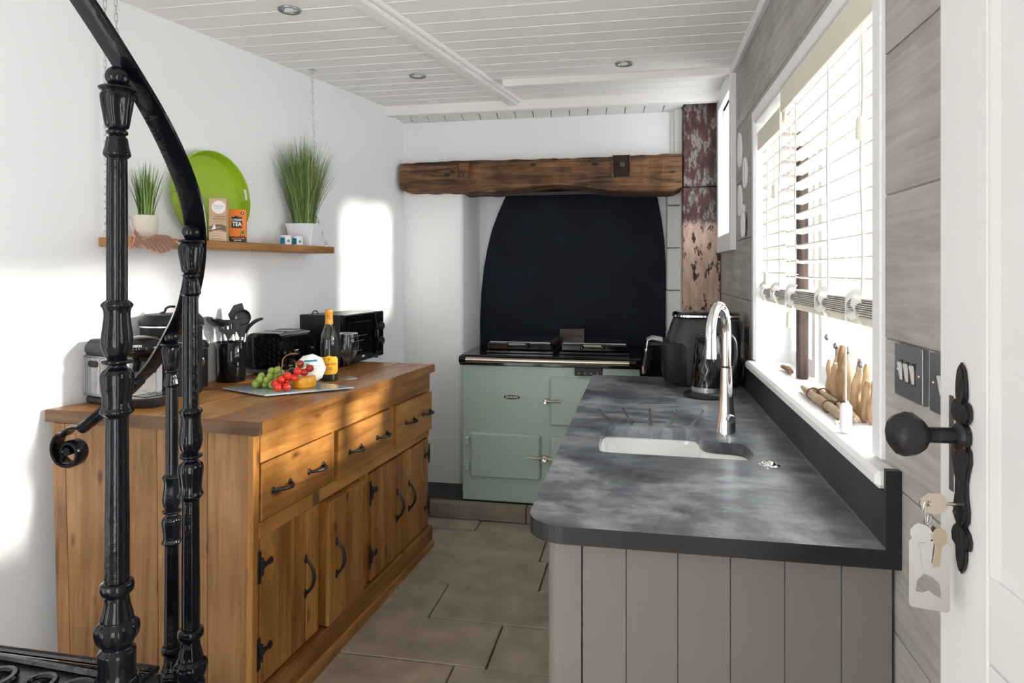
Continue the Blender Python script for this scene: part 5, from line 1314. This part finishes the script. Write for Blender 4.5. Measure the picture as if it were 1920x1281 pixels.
o, w, h = plate('light_switch', 'square steel three gang light switch beside the window', 'switch', 1.163, 1.281, 1.184, 1.274, 'steel switch plates on the plank wall')
def rockers(o, n):
    for k in range(n):
        c_ = (k - (n - 1) / 2) * 0.0255
        MB().span((-0.0105, c_ - 0.0062, -0.0175), (-0.0092, c_ + 0.0062, 0.0185)).build('rocker_well', 'black_satin', o)
        m = MB(); m.box((-0.0115, c_, 0.0), (0.005, 0.0095, 0.031), (0, -0.16, 0), 0.0008); m.build('rocker', 'rocker_grey', o)
    for c_ in (-0.045, 0.045): MB().ball((-0.0095, c_, 0), 0.0028, 8, (0.5, 1, 1)).build('screw', 'chrome', o, smooth='all')
rockers(o, 3)
o, w, h = plate('light_switch', 'steel light switch half hidden behind the white door', 'switch', 1.020, 1.137, 1.184, 1.274, 'steel switch plates on the plank wall'); rockers(o, 2)
# oval white wall hooks
for i, (y_, z_, hy, hz, lab) in enumerate(((3.156, 1.945, 0.048, 0.080, 'topmost oval white disc on the plank wall'), (3.003, 1.822, 0.048, 0.066, 'oval white disc second from top on the plank wall'), (3.150, 1.716, 0.046, 0.072, 'oval white disc third from top on the plank wall'), (3.055, 1.640, 0.032, 0.052, 'small oval white disc overlapped by the lowest one'), (3.005, 1.600, 0.034, 0.056, 'lowest oval white disc on the plank wall'))):
    m = MB(); m.lathe([(0, 0), (0.97, 0), (1, 0.003), (1, 0.008), (0.96, 0.011), (0, 0.0125)], 28, frame((0.4495 - (0.009 if i == 4 else 0), y_, z_), (0, -1, 0), (-1, 0, 0)) @ Matrix.Diagonal((hy, hz, 1, 1)))
    tag(m.build('wall_disc', 'label_white', None, smooth=True), lab, 'wall decor', 'white oval discs on the plank wall')

# ================================================================== BLINDS
def blind(label, y0, y1, zt, xb, tapes, cords, zval, n_stack=8):
    o = thing('venetian_blind', label, 'blind', (0, 0, 0), 0, 'cream venetian blinds in the kitchen window')
    MB().span((xb - 0.042, y0 - 0.004, zval - 0.072), (xb - 0.034, y1 + 0.004, zval), 0.002).build('valance', 'cream_plastic', o)
    MB().span((xb - 0.025, y0, zval - 0.046), (xb + 0.025, y1, zval - 0.006), 0.003).build('headrail', 'cream_plastic', o)
    proto = None; z = zval - 0.085
    slats = []
    while z > 1.355:
        slats.append(z); z -= 0.047
    for i, z in enumerate(slats):
        if proto is None:
            m = MB(); m.box((0, 0, 0), (0.050, y1 - y0, 0.0028), None, 0.0008); proto = m.build('slat', 'blind_slat', o); s = proto
        else: s = share(proto, 'slat', o)
        s.location = (xb, (y0 + y1) / 2, z); s.rotation_euler = (R.uniform(-.002, .002), math.radians(7), 0)
    for k in range(n_stack):
        s = share(proto, 'slat', o); s.location = (xb + R.uniform(-.002, .002), (y0 + y1) / 2, 1.306 + 0.0048 * k); s.rotation_euler = (R.uniform(-.002, .002), 0, R.uniform(-.003, .003))
    MB().span((xb - 0.025, y0, 1.284), (xb + 0.025, y1, 1.302), 0.003).build('bottom_rail', 'cream_plastic', o)
    for yt in tapes:
        m = MB(); pts = []
        for k in range(25):
            q = k / 24; pts.append((xb - 0.0275 + 0.0015 * math.sin(9 * q), yt + 0.002 * math.sin(13 * q + yt * 9), zval - 0.05 - (zval - 0.05 - 1.345) * q))
        m.sweep(pts, [(-0.006, -0.0004), (0.006, -0.0004), (0.006, 0.0004), (-0.006, 0.0004)], lambda i: (0, 1, 0)); m.build('ladder_tape', 'ladder_tape', o)
        # gathered loops of slack tape on the stack
        for sg, w_, dz in ((1, 0.012, 0.0), (-1, 0.010, -0.012)):
            pts = [(xb - 0.028, yt, 1.350 + dz), (xb - 0.040, yt + sg * 0.014, 1.352 + dz), (xb - 0.050, yt + sg * 0.030, 1.335 + dz), (xb - 0.044, yt + sg * 0.034, 1.312 + dz), (xb - 0.032, yt + sg * 0.018, 1.300 + dz)]
            m = MB(); m.sweep(spline(pts, 5), [(-w_, -0.0005), (w_, -0.0005), (w_, 0.0005), (-w_, 0.0005)], lambda i: (0.2, 0.8, 0.6)); m.build('tape_loop', 'ladder_tape', o, smooth=True)
    for yc, zend, off in cords:
        m = MB(); m.tube([(xb - 0.031, yc, zval - 0.06), (xb - 0.031 - off, yc, (zval + zend) / 2), (xb - 0.031 - off, yc, zend)], 0.0014, 5); m.build('cord', 'cream_cord', o)
        m = MB(); m.lathe([(0, 0.0), (0.0075, 0.0), (0.0085, 0.006), (0.0075, 0.044), (0.004, 0.047), (0, 0.047)], 12, Matrix.Translation((xb - 0.031 - off, yc, zend - 0.046))); m.build('tassel', 'cream_plastic', o, smooth=True)
    return o
blind('wide cream venetian blind half raised over the right casement', 1.408, 2.270, 1.90, 0.486, (1.52, 1.78, 2.13), ((1.505, 1.72, 0.004), (2.165, 1.272, 0.006)), 1.982)
blind('narrow cream venetian blind half raised over the far casement', 2.340, 2.760, 1.90, 0.496, (2.42, 2.64), ((2.46, 1.70, 0.004), (2.62, 1.395, 0.004)), 1.945, 7)
# long pull cord that hangs down to the sill
t = thing('pull_cord', 'white pull cord with chunky weight hanging to the sill by driftwood', 'cord')
MB().tube([(0.448, 1.585, 1.89), (0.446, 1.585, 1.5), (0.446, 1.583, 1.115)], 0.0016, 6).build('cord', 'ladder_tape', t)
lathe_obj([(0, 0), (0.010, 0.0), (0.0125, 0.004), (0.0125, 0.058), (0.008, 0.064), (0, 0.065)], 'weight', 'white_paint', t, 16, Matrix.Translation((0.446, 1.583, 1.0435)))
m = MB(); m.tube(spline([(0.447, 1.583, 1.112), (0.455, 1.60, 1.10), (0.452, 1.63, 1.065), (0.448, 1.66, 1.048), (0.455, 1.69, 1.0455)], 5), 0.003, 6); m.build('knot_end', 'ladder_tape', t, smooth=True)

# ================================================================== DRIFTWOOD ON THE SILL
t = thing('driftwood_ornament', 'driftwood ornament of upright sticks on two lashed logs on sill', 'ornament')
RD = random.Random(9)
def stick(a, b, r0, r1, name, mat, seed):
    rg = random.Random(seed); a, b = Vector(a), Vector(b); n = 9; pts = []; rad = []
    side = Vector((rg.uniform(-1, 1), rg.uniform(-1, 1), rg.uniform(-.3, .3)))
    for k in range(n):
        q = k / (n - 1); pts.append(a.lerp(b, q) + side * 0.006 * math.sin(PI * q * 1.7) + Vector((rg.uniform(-1, 1), rg.uniform(-1, 1), 0)) * 0.001)
        rad.append((r0 + (r1 - r0) * q) * rg.uniform(0.80, 1.15) * (0.62 if k in (0, n - 1) else 1))
    m = MB(); m.tube(pts, rad, 9); return m.build(name, mat, t, smooth=True, angle=60)
stick((0.474, 2.105, 1.055), (0.466, 1.676, 1.056), 0.0105, 0.0135, 'log', 'driftwood_log', 1)
stick((0.499, 2.08, 1.055), (0.494, 1.66, 1.057), 0.0100, 0.0130, 'log', 'driftwood_log', 2)
up_ = [(2.015, 0.125, 0.013), (1.985, 0.180, 0.016), (1.955, 0.120, 0.013), (1.925, 0.175, 0.017), (1.885, 0.185, 0.019), (1.850, 0.120, 0.013), (1.825, 0.170, 0.018), (1.79, 0.115, 0.012), (1.765, 0.165, 0.014), (1.735, 0.155, 0.016), (1.705, 0.110, 0.013), (1.680, 0.135, 0.014)]
for i, (yy, hh, rr) in enumerate(up_):
    stick((0.522 + 0.008 * (i % 2) + RD.uniform(-.003, .003), yy, 1.044), (0.528 + 0.010 * (i % 2), yy + RD.uniform(-.015, .012), 1.044 + hh * 0.86), rr, rr * RD.uniform(0.6, 0.95), 'stick', 'driftwood', 20 + i)
for yy in (1.975, 1.80):
    m = MB()
    for cx2 in (0.474 - (2.105 - yy) * 0.019, 0.499 - (2.08 - yy) * 0.012):
        m.tube([(cx2 + 0.0165 * math.cos(2 * PI * k / 14), yy, 1.0585 + 0.0158 * math.sin(2 * PI * k / 14)) for k in range(14)], 0.0022, 5, closed=True)
    m.build('lashing', 'slab_edge', t)
for yy, zz in ((1.99, 1.215), (1.905, 1.20), (1.80, 1.20), (1.70, 1.18)):
    m = MB(); m.ball((0.512, yy, zz), 0.008, 10, (0.9, 0.9, 1.2)); m.tube([(0.512, yy, zz - 0.008), (0.514, yy, zz - 0.026)], 0.0014, 5); m.tube([(0.512, yy, zz + 0.006), (0.512, yy + 0.010, zz + 0.012)], 0.0012, 5); m.build('wire_bead', 'brushed_steel', t, smooth=True)
t = thing('driftwood_piece', 'small piece of driftwood lying beyond the dark window post', 'driftwood')
MB().tube([(0.505, 2.55, 1.0545), (0.512, 2.48, 1.0545), (0.508, 2.42, 1.0545)], [0.007, 0.011, 0.008], 8).build('branch', 'driftwood', t, smooth=True)

# ================================================================== SPIRAL STAIR IN THE LEFT FOREGROUND
st = thing('spiral_staircase', 'glossy black cast iron spiral stair with scroll-ended handrail in left foreground', 'staircase')
SCN = Vector((-1.62, 1.013, 0))
HR = [(-0.93, 0.78, 1.985), (-0.881, 0.869, 1.872), (-0.866, 0.903, 1.833), (-0.845, 0.963, 1.752), (-0.849, 1.059, 1.664), (-0.873, 1.156, 1.580), (-0.918, 1.249, 1.507), (-0.983, 1.339, 1.420), (-1.079, 1.442, 1.328), (-1.203, 1.556, 1.246), (-1.323, 1.622, 1.140), (-1.44, 1.660, 1.058), (-1.539, 1.672, 0.988), (-1.600, 1.676, 0.945)]
path = spline(HR, 8)
# scroll: curls down and round in the plane of the last straight
c0 = Vector((-1.636, 1.677, 0.874)); r_ = (Vector(HR[-1]) - c0).length; a_ = math.atan2(HR[-1][2] - c0.z, HR[-1][0] - c0.x)
for k in range(1, 40):
    q = k / 39; rr = r_ * (1 - q) ** 1.1 * 0.62 + 0.016 if k > 4 else r_ * (1 - 0.09 * k)
    a = a_ + 2 * PI * 1.35 * q
    path.append(Vector((c0.x + rr * math.cos(a), 1.677, c0.z + rr * math.sin(a))))
nH = len(HR) * 8 - 8
def hside(i):
    p = path[min(i, len(path) - 1)]
    if i > nH - 6: return (0, 1, 0)
    d = p - SCN; d.z = 0; return tuple(d.normalized())
sec = [(-0.0215, -0.004), (-0.018, -0.0055), (0.018, -0.0055), (0.0215, -0.004), (0.0215, 0.003), (0.016, 0.0065), (-0.016, 0.0065), (-0.0215, 0.003)]
m = MB(); m.sweep(path, sec, hside); hr = m.build('handrail', 'cast_iron', st, smooth=True, angle=45)
m = MB(); sp_ = [Vector(p) + Vector((0, 0, -0.006)) for p in HR[-4:]]; m.tube(spline([sp_[0].lerp(sp_[1], 0.5), sp_[1], sp_[2], sp_[3]], 4), 0.0185, 14, flat=0.85); m.build('rail_sleeve', 'cast_iron', hr, smooth=True)
m = MB(); m.tube([(c0.x, 1.657, c0.z), (c0.x, 1.697, c0.z)], 0.012, 12); m.build('scroll_eye', 'cast_iron', hr, smooth=True)
def flute(t_, z): return 1 + 0.045 * math.cos(8 * t_)
def lobes(n, d): return lambda t_, z: 1 + d * math.cos(n * t_)
def dense(pr):
    # rounds a measured profile
    out = []
    for i in range(len(pr) - 1):
        p0 = pr[max(i - 1, 0)]; p1 = pr[i]; p2 = pr[i + 1]; p3 = pr[min(i + 2, len(pr) - 1)]
        for k in range(3):
            t = k / 3
            out.append(tuple(max(0.0, 0.5 * (2 * b + (c - a) * t + (2 * a - 5 * b + 4 * c - d) * t * t + (3 * b - a - 3 * c + d) * t ** 3)) for a, b, c, d in zip(p0, p1, p2, p3)))
    out.append(pr[-1]); return out
def baluster(px, py, ztop, zbot, k=1.0):
    # profile measured from the nearest baluster, 1136 px to the metre
    b = empty('baluster', (px, py, 0)); b.parent = st
    H = ztop - zbot; f_ = lambda v: ztop - (v - 130) / 1200 * H; w = lambda p: p / 1136 * k
    shaft = [(16, 300), (16.5, 310), (17, 380), (17, 574)]
    MB().ball((0, 0, f_(148)), w(20.5), 24).build('ball_finial', 'cast_iron', b, smooth='all')
    cp_ = [(0, 165), (12, 165), (25, 167), (30, 169), (31, 172), (24, 178), (26, 186), (25, 200), (22, 220), (18.5, 244), (14, 248), (18, 252), (18, 257), (14, 260), (17, 266), (19, 280), (22, 294), (21, 299), (16, 304)]
    m = MB(); m.lathe([(w(a), f_(v)) for a, v in dense(cp_)], 48, None, lambda t_, z: 1 + (0.10 * math.cos(6 * t_ + 0.9 * math.sin((z - f_(250)) * 40)) if f_(246) < z < f_(180) else (0.05 * math.cos(8 * t_) if z < f_(262) else 0))); m.build('capital', 'cast_iron', b, smooth=True, angle=60)
    m = MB(); m.lathe([(w(a), f_(v)) for a, v in shaft + [(17.5, 578)]], 80, None, flute); m.build('upper_shaft', 'cast_iron', b, smooth=True, angle=70)
    kn = [(17, 574), (24, 580), (25.5, 585), (22, 592), (21, 604), (22.5, 622), (25, 645), (25, 660), (21, 676), (16, 684), (16, 686), (25, 688), (27, 691), (25, 695), (16, 697), (16, 703), (22, 708), (26.5, 716), (27, 728), (25, 745), (23, 765), (24, 778), (27, 785), (26, 790), (19, 797), (18.5, 802)]
    m = MB(); m.lathe([(w(a), f_(v)) for a, v in dense(kn)], 64, None, lambda t_, z: 1 + (0.06 * math.cos(8 * t_) if not (f_(699) < z < f_(686)) else 0)); m.build('vase_knop', 'cast_iron', b, smooth=True, angle=60)
    m = MB(); m.lathe([(w(a), f_(v)) for a, v in [(18.5, 800), (19, 900), (20, 1000), (20, 1112)]], 80, None, flute); m.build('lower_shaft', 'cast_iron', b, smooth=True, angle=70)
    bs = [(20, 1110), (27, 1113), (29, 1120), (28, 1130), (21, 1137), (20, 1142), (21, 1155), (25, 1172), (27, 1182), (27, 1186), (34, 1192), (37, 1203), (34, 1220), (26, 1232), (25, 1237), (31, 1243), (32, 1250), (32, 1290), (38, 1296), (38, 1330), (0, 1330)]
    m = MB(); m.lathe([(w(a), f_(v)) for a, v in dense(bs)], 64, None, lambda t_, z: 1 + (0.05 * math.cos(8 * t_) if z > f_(1228) and z < f_(1140) else 0)); m.build('base_urn', 'cast_iron', b, smooth=True, angle=60)
baluster(-0.847, 0.957, 1.735, 0.70)
baluster(-0.927, 1.248, 1.497, 0.46)
baluster(-1.219, 1.566, 1.240, 0.22)
def tread(ang, z):
    # wedge-shaped open-work tread round the column
    p = empty('tread', (SCN.x, SCN.y, z), ang); p.parent = st
    Rr, a0, a1 = 0.79, -0.62, 0.02
    O = [(0.07, -0.055), (0.07, 0.02)] + [(0.66, 0.026)] + [(Rr * math.cos(a1 + (a0 - a1) * k / 6), Rr * math.sin(a1 + (a0 - a1) * k / 6)) for k in range(7)]
    O = [(0.07, 0.02)] + [(Rr * math.cos(a1 + (a0 - a1) * k / 6), Rr * math.sin(a1 + (a0 - a1) * k / 6)) for k in range(7)] + [(0.07, -0.055)]
    m = MB(); m.tube([(x_, y_, 0.002) for x_, y_ in O], 0.0060, 8, closed=True); m.tube([(x_ * 0.975 + 0.008, y_ * 0.93 - 0.010, -0.003) for x_, y_ in O], 0.003, 6, closed=True); m.build('rim', 'cast_iron', p, smooth=True)
    m = MB(); m.prism(O, -0.016, -0.007); m.build('plate', 'black_satin', p)
    rg = random.Random(6); m = MB()
    def curl(cx3, cy3, r3, a3, turn, sg):
        pts = []
        for k in range(22):
            q = k / 21; rr3 = r3 * (1 - 0.82 * q); aa = a3 + sg * turn * 2 * PI * q
            pts.append((cx3 + rr3 * math.cos(aa), cy3 + rr3 * math.sin(aa), -0.001))
        m.tube(pts, [0.0075 - 0.0030 * k / 21 for k in range(22)], 6, flat=0.8)
    for i in range(7):
        rad = 0.19 + 0.085 * i; n = 1 + int(rad * 0.60 / 0.085)
        for j in range(n):
            aa = a1 - 0.055 - (a1 - a0 - 0.11) * (j + 0.5) / n
            curl(rad * math.cos(aa), rad * math.sin(aa), 0.036, rg.uniform(0, 6.28), 1.25, rg.choice((-1, 1)))
    for j in range(4):
        aa = a1 - 0.04 - (a1 - a0 - 0.08) * j / 3
        m.tube(spline([(0.1 * math.cos(aa), 0.1 * math.sin(aa), -0.002), (0.4 * math.cos(aa + 0.03), 0.4 * math.sin(aa + 0.03), -0.002), (0.77 * math.cos(aa), 0.77 * math.sin(aa), -0.002)], 6), 0.006, 6)
    s_ = m.build('scrollwork', 'cast_iron', p, smooth=True); 
    m = MB(); m.prism([(0.06, 0.024), (0.79, 0.024), (0.79, 0.018), (0.06, 0.018)], -0.13, -0.012); m.build('riser', 'cast_iron', p)
tread(0.0, 0.70); tread(0.42, 0.46); tread(0.95, 0.22)
m = MB(); m.tube([(SCN.x, SCN.y, 0.0), (SCN.x, SCN.y, 2.375)], 0.055, 20); m.build('centre_column', 'cast_iron', st, smooth=True)

# ================================================================== KEYS IN THE DOOR
D1M = d1.matrix_basis if False else Matrix.LocRotScale(Vector((0.385, -0.05, 0)), Euler((0, 0, math.radians(3))), None)
t = thing('door_key', 'worn steel key turned in the white door lock', 'key'); t.matrix_basis = D1M
m = MB(); m.tube([(-0.004, 0.842, 1.150), (-0.020, 0.842, 1.150)], 0.0021, 8); m.build('shank', 'warm_steel', t, smooth=True)
m = fill_with_holes([(0.0135 * math.cos(2 * PI * k / 24) * 1.05, 0.0115 * math.sin(2 * PI * k / 24)) for k in range(24)], [[(0.0066 + 0.0036 * math.cos(2 * PI * k / 12), 0.0036 * math.sin(2 * PI * k / 12)) for k in range(12)]], -0.0012, 0.0012)
bmesh.ops.transform(m.bm, matrix=Matrix.Translation((-0.031, 0.842, 1.150)) @ Matrix(((-1, 0, 0, 0), (0, 0, 1, 0), (0, 1, 0, 0), (0, 0, 0, 1))), verts=m.bm.verts[:]); m.build('bow', 'warm_steel', t)
kr = thing('key_ring', 'steel ring links hanging from the door key', 'ring'); kr.matrix_basis = D1M
m = MB(); m.tube([(-0.0376 + 0.004 * math.cos(a), 0.842 + 0.0022 * math.sin(a * 2) * 0.5, 1.1405 + 0.0135 * math.sin(a)) for a in [2 * PI * k / 20 for k in range(20)]], 0.0009, 6, closed=True); m.build('link', 'steel', kr, smooth=True)
m = MB(); m.tube([(-0.0376 + 0.003 * math.cos(a), 0.843 + 0.0035 * math.cos(a), 1.1375 + 0.0125 * math.sin(a)) for a in [2 * PI * k / 20 for k in range(20)]], 0.0009, 6, closed=True); m.build('link', 'steel', kr, smooth=True)
op = thing('bottle_opener', 'flat pale metal bottle opener tag hanging under the door key', 'bottle opener')
OM = D1M @ Matrix.Translation((-0.0365, 0.842, 1.126)) @ Euler((0, 0, -0.28)).to_matrix().to_4x4() @ Matrix(((1, 0, 0, 0), (0, 0, 1, 0), (0, 1, 0, 0), (0, 0, 0, 1)))
op.matrix_basis = OM
oo = rounded(-0.018, -0.090, 0.020, -0.016, 0.004); hh = [(-0.012, -0.072), (-0.010, -0.060), (-0.004, -0.052), (0.003, -0.054), (0.010, -0.060), (0.0125, -0.076), (0.006, -0.074), (0.0, -0.0695), (-0.006, -0.073)]
m = fill_with_holes(oo, [hh], -0.0010, 0.0010); m.build('tag', 'steel', op)
kk = thing('flat_key', 'flat cut key hanging in front of the bottle opener', 'key'); kk.matrix_basis = OM @ Matrix.Translation((0.001, 0, 0.003))
m = fill_with_holes([(0.0095 * math.cos(2 * PI * k / 20), -0.0095 + 0.0105 * math.sin(2 * PI * k / 20)) for k in range(20)], [[(0.0025 * math.cos(2 * PI * k / 10), -0.004 + 0.0025 * math.sin(2 * PI * k / 10)) for k in range(10)]], -0.001, 0.001); m.build('bow', 'warm_steel', kk)
m = MB(); m.prism([(-0.0032, -0.018), (0.0036, -0.018), (0.0036, -0.052), (0.001, -0.056), (-0.0022, -0.052), (-0.0022, -0.047), (-0.0036, -0.044), (-0.0020, -0.041), (-0.0036, -0.037), (-0.0018, -0.034), (-0.0036, -0.030), (-0.0020, -0.026)], -0.001, 0.001); m.build('blade', 'warm_steel', kk)
kk = thing('round_key', 'second key with rounded head behind the flat cut key', 'key'); kk.matrix_basis = OM @ Matrix.Translation((-0.008, 0.001, -0.003)) @ Euler((0, 0, 0.12)).to_matrix().to_4x4()
m = MB(); m.prism([(0.0105 * math.cos(2 * PI * k / 20), -0.0095 + 0.0105 * math.sin(2 * PI * k / 20)) for k in range(20)], -0.001, 0.001); m.build('bow', 'steel', kk)
m = MB(); m.prism([(-0.003, -0.019), (0.003, -0.019), (0.003, -0.046), (-0.003, -0.048)], -0.001, 0.001); m.build('blade', 'steel', kk)
kk = thing('dark_key', 'key with darker head at the right behind the flat cut key', 'key'); kk.matrix_basis = OM @ Matrix.Translation((0.0105, 0.0, -0.0065)) @ Euler((0, 0, -0.1)).to_matrix().to_4x4()
m = MB(); m.prism([(0.0070 * math.cos(2 * PI * k / 20), -0.0090 + 0.0100 * math.sin(2 * PI * k / 20)) for k in range(20)], -0.001, 0.001); m.build('bow', 'badge_gold', kk)
m = MB(); m.prism([(-0.003, -0.018), (0.003, -0.018), (0.003, -0.040), (-0.003, -0.042)], -0.001, 0.001); m.build('blade', 'badge_gold', kk)

# ================================================================== CEILING DOWNLIGHTS
for lab, x, y in (('round chrome ceiling downlight nearest the stair handrail', -1.304, 2.321), ('round chrome ceiling downlight above the far sideboard end', -1.108, 3.230), ('round chrome ceiling downlight right of the long beam', -0.075, 3.225)):
    o = thing('downlight', lab, 'light', (x, y, CEIL), 0, 'recessed downlights in the boarded ceiling')
    lathe_obj([(0.026, 0.002), (0.030, -0.005), (0.041, -0.006), (0.043, -0.002), (0.043, 0.0005)], 'rim', 'brushed_steel', o, 28)
    lathe_obj([(0.0, 0.001), (0.020, -0.001), (0.027, 0.0005)], 'lamp_lens', 'brushed_steel', o, 24)
    lathe_obj([(0.0, -0.003), (0.017, -0.0025), (0.019, 0.0)], 'lamp_glass', 'label_white', o, 20)
